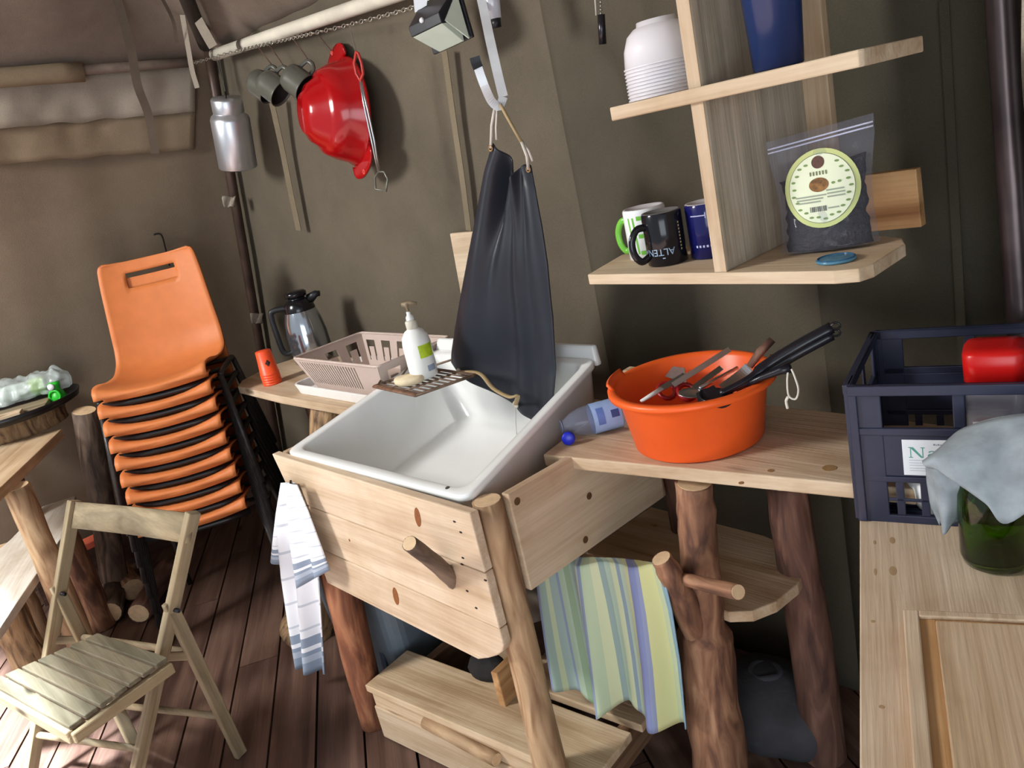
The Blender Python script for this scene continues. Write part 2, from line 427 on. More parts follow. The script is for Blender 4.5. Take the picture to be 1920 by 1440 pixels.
# floor: dark base below real planks laid obliquely to the wall
fx0, fx1, fy0, fy1 = -4.4, 2.2, -1.3, 1.66
fl = MB().box(((fx0 + fx1) / 2, (fy0 + fy1) / 2, -0.06), (fx1 - fx0, fy1 - fy0, 0.06)).build('floor', plain('floor_base', (30, 22, 20), 0.9))
tag(fl, 'dark brown plank floor of the tent', kind='structure')
fd = V((-0.857, 0.515)); fn = V((0.515, 0.857)); PW = 0.139
def clip(poly):
    for ax, lim, sg in ((0, fx0, 1), (0, fx1, -1), (1, fy0, 1), (1, fy1, -1)):
        out = []
        for i, p in enumerate(poly):
            q = poly[(i + 1) % len(poly)]
            a = (p[ax] - lim) * sg; c = (q[ax] - lim) * sg
            if a >= 0: out.append(p)
            if a * c < 0:
                t = a / (a - c); out.append((p[0] + (q[0] - p[0]) * t, p[1] + (q[1] - p[1]) * t))
        poly = out
        if not poly: break
    return poly
FL = wood('floor', 'X'); ang = math.atan2(fd.y, fd.x)
Rf = Matrix.Rotation(ang, 4, 'Z'); Rfi = Rf.inverted()
rnd = random.Random(3)
for i in range(-24, 20):
    n0 = -0.603 + PW * i + 0.003; n1 = n0 + PW - 0.007
    t = -4.2 - rnd.random() * 1.2
    while t < 4.6:
        L = 1.1 + rnd.random() * 1.1
        t0, t1 = t + 0.002, t + L - 0.002; t += L
        q = [(fd.x * a + fn.x * c, fd.y * a + fn.y * c) for a, c in ((t0, n0), (t1, n0), (t1, n1), (t0, n1))]
        q = clip(q)
        if len(q) < 3: continue
        a2 = sum((q[k][0] * q[(k + 1) % len(q)][1] - q[(k + 1) % len(q)][0] * q[k][1]) for k in range(len(q))) / 2
        if abs(a2) < 0.004: continue
        dz = rnd.uniform(-0.002, 0.0)
        loc = [Rfi @ V((x, y, 0)) for x, y in q]
        cx = sum(p.x for p in loc) / len(loc); cy = sum(p.y for p in loc) / len(loc)
        m = MB().prism([(p.x - cx, p.y - cy) for p in loc], -0.028, dz).build('plank', FL, fl, bevel=0, local=True)
        m.matrix_basis = Rf @ Matrix.Translation((cx, cy, 0))

# poles of the tent frame
def pole(name, a, c, r, mat, label, cat='pole', n=12, bend=0.0):
    pts = [V(a).lerp(V(c), k / 10) + V((0, 0, -bend * math.sin(PI * k / 10))) for k in range(11)]
    return tag(MB().tube(pts, r, n).build(name, mat, None, smooth=True), label, cat)
POLE_D = plain('rusty_pole', (76, 60, 52), 0.42, metal=0.35, var=0.3, scale=14)
POLE_W = plain('cream_pole', (206, 200, 184), 0.55, var=0.16, scale=9)
ct = at(397, 112, y=1.555); cb0 = at(470, 540, y=1.555)
d = (cb0 - ct); foot = ct + d * (ct.z / (ct.z - cb0.z))
corner = pole('corner_pole', ct + V((0, 0, 0.04)), foot, 0.021, POLE_D, 'dark rusty corner pole of the tent between the two canvas walls')
w0 = at(402, 103, y=1.53); w1 = at(745, -12, y=1.53); w2 = w1 + (w1 - w0) * 1.0
pw = pole('eave_pole', w0, w2, 0.022, POLE_W, 'cream painted eave pole running along the top of the back wall')
k = at(472, 74, y=1.53)
dd = (w1 - w0).normalized()
MB().lathe([(0.0235, -0.016), (0.0245, -0.012), (0.0245, 0.012), (0.0235, 0.016)], 14, frame(w0.lerp(w1, 0.21), dd.orthogonal(), dd)).build('tape_band', plain('grey_tape', (110, 102, 92), 0.7), pw, smooth=True)
e0 = at_left(352, 117, 0.075); e1 = at_left(0, 143, 0.075)
ed = (e1 - e0); pl = pole('eave_pole', e0, e0 + ed * 2.2, 0.018, plain('grey_brown_pole', (120, 106, 96), 0.6, var=0.2), 'grey eave pole along the top of the left canvas wall')
# canvas sleeve wrapped round the left end of it
s0 = at_left(155, 134, 0.08); s1 = s0 + ed.normalized() * 1.0
MB().tube([s0.lerp(s1, i / 14) for i in range(15)], 0.034, 12, rough=0.16, seed=5).build('canvas_sleeve', CANV_T, pl, smooth=True)
h0 = at(385, 85, y=1.5); h1 = at(345, -15, y=1.36)
pole('roof_rafter', h0, h0 + (h1 - h0) * 2.0, 0.026, plain('rafter_dark', (46, 37, 32), 0.6, var=0.2), 'dark rafter pole rising from the corner of the tent under the roof')
# rusty pole at the far right of the back wall
r0 = at(1876, 0, y=1.5); r1 = at(1902, 420, y=1.5); rd = (r1 - r0)
pole('wall_pole', r0 - rd * ((2.15 - r0.z) / (r0.z - r1.z)), r0 + rd * (r0.z / (r0.z - r1.z)), 0.0225, plain('worn_steel_pole', (92, 80, 80), 0.32, metal=0.6, var=0.25, scale=12), 'worn metal wall pole at the right edge beyond the wall shelf')

def ribbon(name, pts, width, mat, label=None, cat='strap', parent=None, wdir=None, n=6, thick=0.002, twist=0.0):
    path = spline(pts, n); L = []; R_ = []; m = len(path)
    for i, p in enumerate(path):
        t = (path[min(i + 1, m - 1)] - path[max(i - 1, 0)]).normalized()
        nrm = V(wdir) if wdir else V((0, -1, 0))
        a = t.cross(nrm).normalized()
        if twist: a = (Matrix.Rotation(twist * math.sin(i * 0.7), 3, t) @ a)
        L.append(p - a * width / 2); R_.append(p + a * width / 2)
    b = MB(); vs = [q for pr in zip(L, R_) for q in pr]
    b.add(vs, [(2 * i, 2 * i + 1, 2 * i + 3, 2 * i + 2) for i in range(m - 1)])
    o = b.build(name, mat, parent, smooth=False, solid=thick)
    if label: tag(o, label, cat)
    return o
# valance of the left wall: light upper band and tan lower hem, hung off the eave pole
def px_band(y0, y1, off, nu=40):
    """band across the left wall between two photo heights at its left and right end"""
    return [at_left(-60 + 425 * i / nu, y0(i / nu), off) for i in range(nu + 1)], [at_left(-60 + 425 * i / nu, y1(i / nu), off) for i in range(nu + 1)]
def band(name, y0, y1, off, mat, label, amp):
    a, c = px_band(y0, y1, off); b = MB(); nu = 40
    b.grid(lambda u, v: a[round(u * nu)].lerp(c[round(u * nu)], v) + V((amp * wave((u * 11, v * 0.8, off * 50), 1.0), 0, 0.01 * wave((u * 9, 0, 3), 1.0) * v)), nu, 6)
    return tag(b.build(name, mat, None, smooth=True, solid=0.003), label, 'canvas flap')
band('canvas_valance', lambda u: 150 - 28 * u, lambda u: 246 - 36 * u, 0.045, CANV_L, 'pale weathered canvas flap hanging below the left eave pole', 0.014)
band('canvas_hem', lambda u: 240 - 34 * u, lambda u: 312 - 32 * u, 0.028, CANV_T, 'tan double hem of canvas under the pale flap on the left wall', 0.010)
STRAP = canvas('webbing', (110, 100, 83), (132, 121, 100)); STRAPD = canvas('webbing_dark', (86, 76, 66), (112, 100, 88))
ribbon('webbing_strap', [at(215, -20, x=-3.1), at(246, 95, x=-3.12), at(258, 160, x=-3.16), at(278, 215, x=-3.2), at(291, 288, x=-3.24)], 0.03, STRAPD, 'dark webbing strap hanging from the roof over the left wall flap', wdir=(1, -0.3, 0))
ribbon('webbing_strap', [at(300, -10, x=-3.0), at(325, 40, x=-3.05), at(331, 80, x=-3.1)], 0.012, STRAPD, 'short thin dark strap beside the rafter under the roof', wdir=(1, -0.3, 0))
ribbon('webbing_strap', [at(342, 28, y=1.42), at(353, 90, y=1.42), at(360, 130, y=1.42), at(370, 165, y=1.42)], 0.02, CANV_L, 'pale cloth strap tied round the pole joint in the tent corner', wdir=(0.6, -0.8, 0))
ribbon('webbing_strap', [at(372, 38, y=1.40), at(385, 62, y=1.40), at(400, 88, y=1.41)], 0.035, CANV_L, 'wide pale canvas tie on the rafter at the tent corner', wdir=(0.6, -0.8, 0))
ribbon('webbing_strap', [at(508, 185, y=1.53), at(528, 275, y=1.545), at(545, 360, y=1.55), at(560, 432, y=1.555)], 0.030, STRAP, 'loose tan webbing strap hanging beside the aluminium can', wdir=(0.2, -1, 0))
ribbon('webbing_strap', [at(833, 95, y=1.57), at(850, 220, y=1.575), at(866, 330, y=1.575), at(879, 432, y=1.575)], 0.024, STRAP, 'flat tan webbing strap on the back wall left of the apron', wdir=(0, -1, 0))
for px, l in ((1770, 'vertical canvas seam fold right of the wall shelf'),):
    a = at(px, 0, y=1.575)
    ribbon('canvas_seam', [a, a - V((0, 0, 0.5)), a - V((0, 0, 1.0)), V((a.x, a.y, 0.05))], 0.016, CANV_SHADE, l, 'seam', thick=0.003)
def scrap(px, py, label, s=0.03):
    p = at(px, py, y=1.50); b = MB()
    b.grid(lambda u, v: p + CR * ((u - 0.5) * 2.0 * s * (1 - 0.3 * v)) + CD * ((v - 0.5) * 1.5 * s) - CF * (0.012 * math.sin(u * 7 + v * 3)), 8, 6)
    tag(b.build('canvas_tie', CANV_L, None, smooth=True, solid=0.004), label, 'canvas tie')
scrap(430, 378, 'upper small pale canvas tie on the corner pole'); scrap(482, 597, 'lower small pale canvas tie on the corner pole beside the thermos jug')
tag(MB().tube(spline([at_left(288, 440, 0.03), at_left(302, 440, 0.035), at_left(310, 465, 0.035), at_left(318, 498, 0.03)]), 0.0035, 6).build('hook_wire', DARKM, None, smooth=True), 'thin bent dark wire on the left wall above the orange chairs', 'wire')
# cloths hanging past the right pole
b = MB()
b.grid(lambda u, v: at(1905, 0, y=1.38) + V((0.02 + 0.16 * u - 0.02 * math.sin(v * 3.0), 0.022 * math.sin(u * 14 + v * 2), 0.12 - v * (0.36 + 0.03 * math.cos(u * 5)))), 12, 14)
tag(b.build('hanging_canvas', CANV_L, None, smooth=True, solid=0.006), 'pale canvas bundle hanging at the right edge over the wall pole', 'canvas flap')
b = MB()
b.grid(lambda u, v: at(1912, 300, y=1.42) + V((0.02 + 0.16 * u, 0.022 * math.sin(u * 13 + v * 2), 0.02 - v * 0.30)), 12, 10)
tag(b.build('hanging_cloth', plain('teal_cloth', (40, 62, 74), 0.9), None, smooth=True, solid=0.006), 'dark teal cloth hanging under the pale canvas at the right edge', 'cloth')

# ================================================================ LEFT SIDE: stacked chairs
ORANGE = plain('orange_shell', (202, 119, 66), 0.5, var=0.05, spec=0.35)
def shell_mesh():
    prof = spline([(0.226, -0.026), (0.236, -0.012), (0.226, -0.001), (0.15, -0.004), (0.05, -0.020), (-0.06, -0.022), (-0.14, 0.008), (-0.185, 0.075), (-0.205, 0.16), (-0.228, 0.26), (-0.252, 0.36), (-0.262, 0.405)], 5)
    prof = [V((p[0], p[1], 0)) for p in prof] if len(prof[0]) == 3 else prof
    n = len(prof) - 1; NU = 24
    def hw(s):
        pts = [(0, 0.180), (0.10, 0.192), (0.35, 0.202), (0.52, 0.208), (0.68, 0.203), (0.85, 0.192), (0.95, 0.183), (0.985, 0.175), (1.0, 0.160)]
        for (a, c), (e, f) in zip(pts, pts[1:]):
            if s <= e: return c + (f - c) * (s - a) / (e - a)
        return pts[-1][1]
    def fn(u, v):
        p = prof[round(v * n)]; q = prof[min(round(v * n) + 1, n)]; o = prof[max(round(v * n) - 1, 0)]
        t = V((q.x - o.x, q.y - o.y)).normalized(); nr = V((-t.y, t.x))      # towards the sitter
        if nr.y < 0 and v > 0.1 and v < 0.6: nr = -nr
        if v >= 0.5: nr = V((abs(nr.x), abs(nr.y)))
        e = (2 * u - 1); w = hw(v)
        lift = 0.034 * abs(e) ** 2.4 * (1 if 0.12 < v else v / 0.12)
        bow = -0.045 * e * e * max(0, 1 - v / 0.30)                        # front edge bows forward in the middle
        x = p.x + nr.x * lift + bow; z = p.y + nr.y * lift
        return V((x, e * w, z))
    b = MB()
    # slot in the upper back for the hand grip
    b.grid(fn, NU, n, skip=lambda i, j: 6 <= i <= 17 and int(n * 0.87) <= j <= int(n * 0.87) + 2)
    return b
FRAMEB = plain('black_tube', (24, 23, 25), 0.35, var=0.2)
FRAMEC = plain('chipped_tube', (40, 38, 38), 0.4, var=0.4, scale=60)
def make_chair():
    root = thing('plastic_chair', (0, 0, 0), 'x', 'chair', 'stack of orange plastic chairs')
    shell_mesh().build('seat_shell', ORANGE, root, smooth=True, solid=0.007, local=True)
    for sy in (1, -1):
        MB().tube(spline([(0.15, sy * 0.214, -0.040), (0.10, sy * 0.217, -0.030), (-0.08, sy * 0.217, -0.030), (-0.13, sy * 0.216, -0.040)], 4), 0.011, 8).build('seat_frame', FRAMEB, root, smooth=True, local=True)
        MB().tube([(0.15, sy * 0.214, -0.04), (0.225, sy * 0.250, -0.45)], 0.011, 8).build('leg', FRAMEC, root, smooth=True, local=True)
        MB().tube([(-0.13, sy * 0.216, -0.04), (-0.235, sy * 0.250, -0.45)], 0.011, 8).build('leg', FRAMEC, root, smooth=True, local=True)
    MB().tube([(0.185, -0.190, -0.040), (0.205, -0.10, -0.043), (0.210, 0, -0.044), (0.205, 0.10, -0.043), (0.185, 0.190, -0.040)], 0.012, 8).build('shade_bar', FRAMEB, root, smooth=True, local=True)  # black bar added to stand in for deep shade under the seat lip
    for x in (0.1, -0.08):
        MB().tube([(x, -0.217, -0.030), (x, 0.217, -0.030)], 0.009, 8).build('cross_bar', FRAMEB, root, smooth=True, local=True)
    return root
names = ['bottom', 'second', 'third', 'fourth', 'fifth', 'sixth', 'seventh', 'eighth']
ch0 = make_chair(); CH = []
for i in range(9):
    o = ch0 if i == 0 else copy_tree(ch0)
    t = i / 8
    o.matrix_basis = Matrix.Translation((-3.055 - 0.02 * t, 0.915 + 0.03 * t, 0.45 + 0.0635 * i)) @ Matrix.Rotation(math.radians(-33), 4, 'Z')
    if i == 8: o['label'] = 'topmost orange plastic shell chair of the stack, its backrest and grip slot in full view'
    elif i == 0: o['label'] = 'lowest orange plastic shell chair at the bottom of the stack'
    else: o['label'] = 'orange plastic shell chair, %s from the bottom of the stack' % names[i]

# ---------------------------------------------------------------- folding wooden chair in the foreground
sL0 = at(140, 938, z=0.76); sR0 = at(362, 960, z=0.76); sL1 = at(50, 1490, z=0.0); sR1 = at(243, 1510, z=0.0)
fc = thing('folding_chair', ((sL1 + sR1) / 2)[:], 'worn wooden folding chair with slatted seat in the left foreground', 'chair')
wdir = (sR0 - sL0).normalized()
def rail(name, a, c, w, t, kind, side, parent=fc, bevel=0.004):
    """flat timber from a to c; w is its width along 'side', t the other way"""
    a = V(a); c = V(c); z = (c - a); L = z.length
    M = frame((a + c) / 2, side, z)
    return board(name, parent, (0, 0, 0), (w, t, L), M, kind, 'Z', bevel)
stL = rail('stile', sL1, sL0, 0.024, 0.036, 'worn', wdir); stR = rail('stile', sR1, sR0, 0.024, 0.036, 'worn', wdir)
tL = at(143, 978, z=0.735); tR = at(348, 998, z=0.735)
b = MB(); upv = (sL0 - sL1).normalized(); bow = wdir.cross(upv)
if bow.y < 0: bow = -bow
b.grid(lambda u, v: sL0.lerp(sR0, u) + upv * (-0.004 - 0.078 * v) + bow * 0.022 * math.sin(PI * u), 16, 3)
b.build('backrest', wood('worn', 'X'), fc, smooth=True, solid=0.014)
# seat
FLs = at(-22, 1286, z=0.42); FRs = at(130, 1372, z=0.42); BLs = at(188, 1192, z=0.42); BRs = at(318, 1238, z=0.42)
for a, c in ((FLs, BLs), (FRs, BRs)):
    rail('seat_rail', a + V((0, 0, -0.02)), c + V((0, 0, -0.02)), 0.022, 0.03, 'worn', wdir)
NS = 7
for i in range(NS):
    t0 = (i + 0.06) / NS; t1 = (i + 0.94) / NS
    p = [FLs.lerp(BLs, t0), FRs.lerp(BRs, t0), FRs.lerp(BRs, t1), FLs.lerp(BLs, t1)]
    q = [x + V((0, 0, 0.012)) for x in p]
    MB().hexa(p + q).build('slat', wood('shaded_grey', 'X'), fc, bevel=0.003)  # grey-green slats, darkened so the colour carries the shade on the seat
# front apron of the seat
rail('front_rail', FLs + V((0, 0, -0.015)), FRs + V((0, 0, -0.015)), 0.035, 0.018, 'worn', (0, 0, 1))
# rear legs cross the stiles below the backrest
pR = sR1.lerp(sR0, 0.68); pL = sL1.lerp(sL0, 0.68)
fR = at(452, 1415, z=0.0); fL = fR + (sL1 - sR1)
for p, f in ((pR, fR), (pL, fL)):
    off = wdir * (0.026 if p is pR else -0.026) * 0
    rail('rear_leg', f, p + (p - f) * 0.05 + off, 0.02, 0.036, 'worn', wdir)
    MB().tube([p - wdir * 0.03, p + wdir * 0.03], 0.006, 8).build('hinge_pin', DARKM, fc, smooth=True)
def rung(a, c, r=0.010): MB().tube([a, c], r, 10).build('rung', wood('worn', 'X'), fc, smooth=True)
rung(fR.lerp(pR, 0.72), fL.lerp(pL, 0.72)); rung(fR.lerp(pR, 0.28), fL.lerp(pL, 0.28)); rung(sR1.lerp(sR0, 0.20), sL1.lerp(sL0, 0.20))
for s0, s1, f, p in ((sR1, sR0, fR, pR), (sL1, sL0, fL, pL)):
    rail('brace', s1.lerp(s0, 0.57) if False else s0.lerp(s1, 0.52), f.lerp(p, 0.70), 0.012, 0.024, 'worn', wdir)

# ---------------------------------------------------------------- plank table with bench and log legs at the left edge
pt = thing('log_table', (-3.6, 0.4, 0), 'rustic plank table with log legs at the left edge', 'table')
ZT = 0.82
tp = [at(116, 804, z=ZT), at(-10, 924, z=ZT), at(-150, 900, z=ZT), at(-120, 838, z=ZT), at(0, 824, z=ZT)]
tp[3].x = max(tp[3].x, -3.80); tp[4].x = max(tp[4].x, -3.80)
cen = sum(tp, V((0, 0, 0))) / 5; u_ = (tp[1] - tp[0]).normalized()
Mtt = frame((cen.x, cen.y, ZT - 0.0175), u_, (0, 0, 1)); inv = Mtt.inverted()
poly_board('tabletop', pt, [tuple((inv @ V((p.x, p.y, ZT)))[:2]) for p in tp], 0.035, Mtt, 'dirty')
lp = at(36, 960, z=0.7)
log('leg', pt, [(lp.x - 0.10, lp.y + 0.02, 0.0), (lp.x - 0.02, lp.y + 0.02, 0.45), (lp.x + 0.01, lp.y + 0.02, 0.785)], [0.045, 0.040], 'peeled', seed=2)
log('leg', pt, [(-3.72, 0.42, 0.0), (-3.72, 0.42, 0.785)], [0.05, 0.045], 'grey', seed=3)
p0 = at(222, 1120, z=0.0); p1 = at(158, 770, z=0.86)
log('corner_post', pt, [p0, p0.lerp(p1, 0.5) + V((0.01, 0, 0)), p1], [0.055, 0.046], 'grey', seed=6)
bn = thing('plank_bench', (-3.4, 0.35, 0), 'plank bench, sunlight put into its pale colour, on log legs behind the folding chair', 'bench')
B1 = at(138, 925, z=0.45); B2 = at(-25, 1195, z=0.45); bu = (B2 - B1).normalized(); bnm = V((-bu.y, bu.x, 0))
if bnm.y < 0: bnm = -bnm
B1b = at(112, 930, z=0.45)
cen = B1.lerp(B2, 0.5) - bnm * 0.0
Mbb = frame((cen.x, cen.y, 0.437), bu, (0, 0, 1)); inv = Mbb.inverted()
wv = at(20, 1010, z=0.45)
pp = [at(142, 930, z=0.45), at(128, 990, z=0.45), at(-30, 1222, z=0.45), at(-140, 1240, z=0.45), at(-60, 1080, z=0.45), at(20, 1012, z=0.45), at(80, 950, z=0.45)]
poly_board('seat_plank', bn, [tuple((inv @ V((p.x, p.y, 0.45)))[:2]) for p in pp], 0.03, Mbb, 'white')  # near-white plank colour stands in for sunlight on the bench
p = at(115, 1010, z=0.42); log('leg', bn, [(p.x - 0.02, p.y + 0.02, 0.0), (p.x - 0.05, p.y + 0.02, 0.42)], [0.05, 0.05], 'brown', seed=4)
p = at(-10, 1140, z=0.42); log('leg', bn, [(p.x, p.y + 0.02, 0.0), (p.x - 0.03, p.y + 0.03, 0.42)], [0.06, 0.055], 'trunk', seed=5)
p = at(20, 1150, z=0.2); log('leg', bn, [(p.x - 0.1, p.y + 0.05, 0.0), (p.x - 0.12, p.y + 0.06, 0.42)], [0.06, 0.055], 'peeled', seed=15)

# stump with a dark tray on it, boards and a plastic bag lying on the tray
tc = V((-3.62, 0.505, 0.0))
sl_ = log('log_slice', None, [(tc.x - 0.04, tc.y, 0.821), (tc.x - 0.04, tc.y, 0.895)], [0.185, 0.185], 'trunk', n=36, seed=8, rough=0.03)
tag(sl_, 'bark edged log slice on the rustic table below the black tray', 'log slice')
tray = MB().lathe([(0, 0), (0.215, 0.0), (0.236, 0.010), (0.246, 0.028), (0.251, 0.028), (0.242, 0.004), (0.217, -0.006), (0, -0.006)], 48, Matrix.Translation((tc.x + 0.01, tc.y, 0.903))).build('round_tray', plain('black_enamel', (26, 24, 26), 0.35), None, smooth=True)
tag(tray, 'black round tray with a raised rim on the log slice', 'tray')
p = at(50, 752, z=0.915)
board('cutting_board', None, (0, 0, 0), (0.30, 0.16, 0.018), frame((tc.x + 0.06, tc.y - 0.03, 0.913), (0.35, 0.94, 0), (0, 0, 1)), 'worn')
o = bpy.data.objects['cutting_board']; tag(o, 'worn grey brown board lying on the black round tray', 'board')
o = board('wood_block', None, (0, 0, 0), (0.22, 0.06, 0.03), frame((tc.x + 0.15, tc.y - 0.10, 0.919), (0.35, 0.94, 0), (0, 0, 1)), 'dirty'); tag(o, 'short pale wooden block lying in front on the black tray', 'wood block')
# bag
bc = V((-3.66, 0.60, 0.965)); bx = V((0.30, 0.95, 0)).normalized(); by = V((-0.85, 0.52, 0))
bag = thing('plastic_bag', bc[:], 'crumpled clear plastic bag with green print lying on the tray', 'bag')
bag.matrix_basis = frame(bc, bx, (0, 0, 1))
b = MB()
def bagf(u, v):
    th = 2 * PI * u; s = 2 * v - 1; r = (0.055 + 0.008 * math.sin(v * 9)) * max(0.0, 1 - abs(s) ** 4) ** 0.5
    k = 1 + 0.45 * noise.noise(V((math.cos(th) * 2.6, math.sin(th) * 2.6, v * 11)))
    return V((s * 0.155, math.cos(th) * r * 1.1 * k, max(-0.032, math.sin(th) * r * k)))
b.grid(bagf, 44, 40, closeu=True); b.build('bag_film', film('bag_film', (222, 234, 230), 0.62), bag, smooth=True, local=True)
b = MB(); b.lathe([(0, -0.09), (0.03, -0.085), (0.034, -0.05), (0.034, 0.05), (0.02, 0.08), (0, 0.082)], 18, frame((-0.03, 0, 0), (0, 1, 0), (1, 0, 0)))
b.build('white_bottle', plain('milky_plastic', (226, 236, 224), 0.4), bag, smooth=True, local=True)
b = MB(); b.lathe([(0.034, -0.025), (0.0355, -0.02), (0.0355, 0.02), (0.034, 0.025)], 18, frame((0.03, 0, 0), (0, 1, 0), (1, 0, 0)))
b.build('green_band', plain('pale_green', (176, 214, 120), 0.4), bag, smooth=True, local=True)
gc = thing('bottle_tap', (0, 0, 0), 'bright green plastic bottle tap beside the plastic bag on the black tray', 'tap')
g0 = at(112, 748, z=0.904); gc.matrix_basis = Matrix.Translation(g0)
GREEN = plain('bright_green', (48, 190, 52), 0.35)
MB().lathe([(0, 0.0), (0.03, 0.0), (0.032, 0.004), (0.024, 0.03), (0.018, 0.034), (0.018, 0.05), (0.022, 0.06), (0.022, 0.07), (0, 0.072)], 20).build('cap_body', GREEN, gc, smooth=True, local=True)
MB().lathe([(0, 0), (0.013, 0.0), (0.013, 0.008), (0, 0.01)], 16, frame((0.016, -0.014, 0.058), (0, 0, 1), (0.75, -0.66, 0.1))).build('white_button', WHITEP, gc, smooth=True, local=True)
MB().tube([V((0.022 * math.cos(t * PI / 6), 0.022 * math.sin(t * PI / 6), 0)) for t in range(12)], 0.005, 8, closed=True, M=frame((0.02, -0.016, 0.02), (0, 0, 1), (0.75, -0.66, 0.1))).build('ring', GREEN, gc, smooth=True, local=True)
# clutter on the floor under the table
for i, (px, py, r, s) in enumerate(((250, 1105, 0.05, 0.45), (205, 1150, 0.05, 0.4), (260, 1150, 0.045, 0.35))):
    q = at(px, py, z=r)
    o = log('firewood_log', None, [q, q + V((-s * 0.7, 0.1 * (i - 1) + 0.12, 0.02))], r, ['brown', 'grey', 'dark'][i], seed=20 + i)
    tag(o, ['thick brown firewood log on the floor below the chair stack', 'grey split firewood log on the floor behind the folding chair', 'thin dark firewood log on the floor against the orange chairs'][i], 'log')
lz = at(225, 985, x=-3.9).z
lg = thing('wall_ledge', (-3.9, 0.85, 0), 'faded orange red ledge board low along the left canvas wall', 'ledge')
MB().box((-3.90, 0.90, lz - 0.015), (0.09, 1.1, 0.03)).build('ledge_board', plain('orange_paint', (196, 92, 66), 0.6), lg, bevel=0.004)
MB().box((-3.92, 0.90, lz / 2 - 0.015), (0.03, 1.06, lz - 0.03)).build('riser', wood('floor', 'Y'), lg)

# ================================================================ LEFT SIDE TABLE in the tent corner
lt = thing('log_side_table', (-2.45, 1.2, 0), 'pale plank side table on a leaning bark trunk in the tent corner', 'table')
q = [(-2.93, 1.15), (-2.86, 1.10), (-2.5, 1.085), (-1.98, 1.09), (-1.98, 1.46), (-2.95, 1.46), (-2.99, 1.3)]
cx, cy = -2.45, 1.27
poly_board('tabletop', lt, [(x - cx, y - cy) for x, y in q], 0.028, Matrix.Translation((cx, cy, 0.836)), 'pine')
log('trunk', lt, [(-2.52, 0.92, 0.0), (-2.46, 0.98, 0.12), (-2.40, 1.06, 0.4), (-2.33, 1.18, 0.822)], [0.10, 0.075, 0.066, 0.062], 'trunk', n=20, seed=11)
log('leg', lt, [(-2.85, 1.38, 0.0), (-2.85, 1.36, 0.822)], [0.04, 0.035], 'dark', seed=12)
log('leg', lt, [(-2.06, 1.40, 0.0), (-2.06, 1.38, 0.822)], [0.04, 0.035], 'dark', seed=13)

# stack of inverted orange cups
CUP = plain('orange_cup', (240, 84, 40), 0.4, var=0.06)
def cup_stack():
    prof = [(0.0335, 0.0), (0.0345, 0.001), (0.0345, 0.006), (0.033, 0.007), (0.0275, 0.086), (0.0265, 0.088), (0, 0.088), (0, 0.086), (0.0255, 0.086), (0.031, 0.006), (0.0315, 0.0), (0.0335, 0.0)]
    me = None
    for i in range(5):
        o = MB().lathe(prof, 28, Matrix.Translation((0, 0, 0)))
        o = o.build('paper_cup', CUP, None, smooth=True) if me is None else None
        if o is None:
            o = me.copy(); C.objects.link(o)
        else: me = o
        o.location = (-2.70, 1.165, 0.8505 + 0.0090 * i)
        tag(o, ['lowest orange cup of the upside down stack beside the beige basket', 'second orange cup from the bottom of the upside down stack', 'middle orange cup of the upside down stack', 'second orange cup from the top of the upside down stack', 'topmost orange cup of the upside down stack, with a dark diamond print'][i], 'cup', 'stack of orange cups')
    return o
topcup = cup_stack()
dv = V((0.85, -0.5, 0)).normalized(); sd = V((0.5, 0.85, 0)).normalized()
def cupsurf(a, h, off=0.0006):
    r = 0.0335 - (0.0335 - 0.0275) * h / 0.086 + off
    ang = math.atan2(dv.y, dv.x) + a / r
    return V((r * math.cos(ang), r * math.sin(ang), h))
b = MB(); cpts = [cupsurf(0.008, 0.046)] + [cupsurf(0.008 + 0.010 * math.cos(t * PI / 2) , 0.046 + 0.013 * math.sin(t * PI / 2)) for t in range(4)]
b.add(cpts, [(0, 1, 2), (0, 2, 3), (0, 3, 4), (0, 4, 1)]); b.build('diamond_print', plain('dark_print', (52, 22, 22), 0.6), topcup, local=True)

# thermos jug
jp = V((-2.80, 1.40, 0.85))
jg = thing('thermos_jug', jp[:], 'glossy steel thermos jug with black lid and handle in the corner', 'jug')
prof = [(0, 0.0), (0.068, 0.0), (0.074, 0.006), (0.078, 0.05), (0.077, 0.11), (0.070, 0.165), (0.058, 0.205)]
MB().lathe(prof, 36).build('body', plain('jug_steel', (176, 182, 190), 0.12, metal=0.9, var=0.04), jg, smooth=True, local=True)
MB().lathe([(0.0585, 0.200), (0.0595, 0.206), (0.054, 0.232), (0.042, 0.244), (0.032, 0.247), (0.032, 0.253), (0.040, 0.256), (0.042, 0.270), (0.034, 0.277), (0, 0.278)], 32).build('lid', plain('black_gloss', (18, 18, 22), 0.18), jg, smooth=True, local=True)
hd = V((-0.62, -0.78, 0)).normalized()
MB().tube(spline([hd * 0.05 + V((0, 0, 0.222)), hd * 0.095 + V((0, 0, 0.222)), hd * 0.112 + V((0, 0, 0.205)), hd * 0.112 + V((0, 0, 0.12)), hd * 0.105 + V((0, 0, 0.055)), hd * 0.072 + V((0, 0, 0.05))], 5), 0.011, 10).build('handle', BLACKP, jg, smooth=True, local=True)
MB().tube([-hd * 0.045 + V((0, 0, 0.236)), -hd * 0.075 + V((0, 0, 0.250)), -hd * 0.09 + V((0, 0, 0.248))], [0.02, 0.013, 0.010], 10).build('spout', BLACKP, jg, smooth=True, local=True)

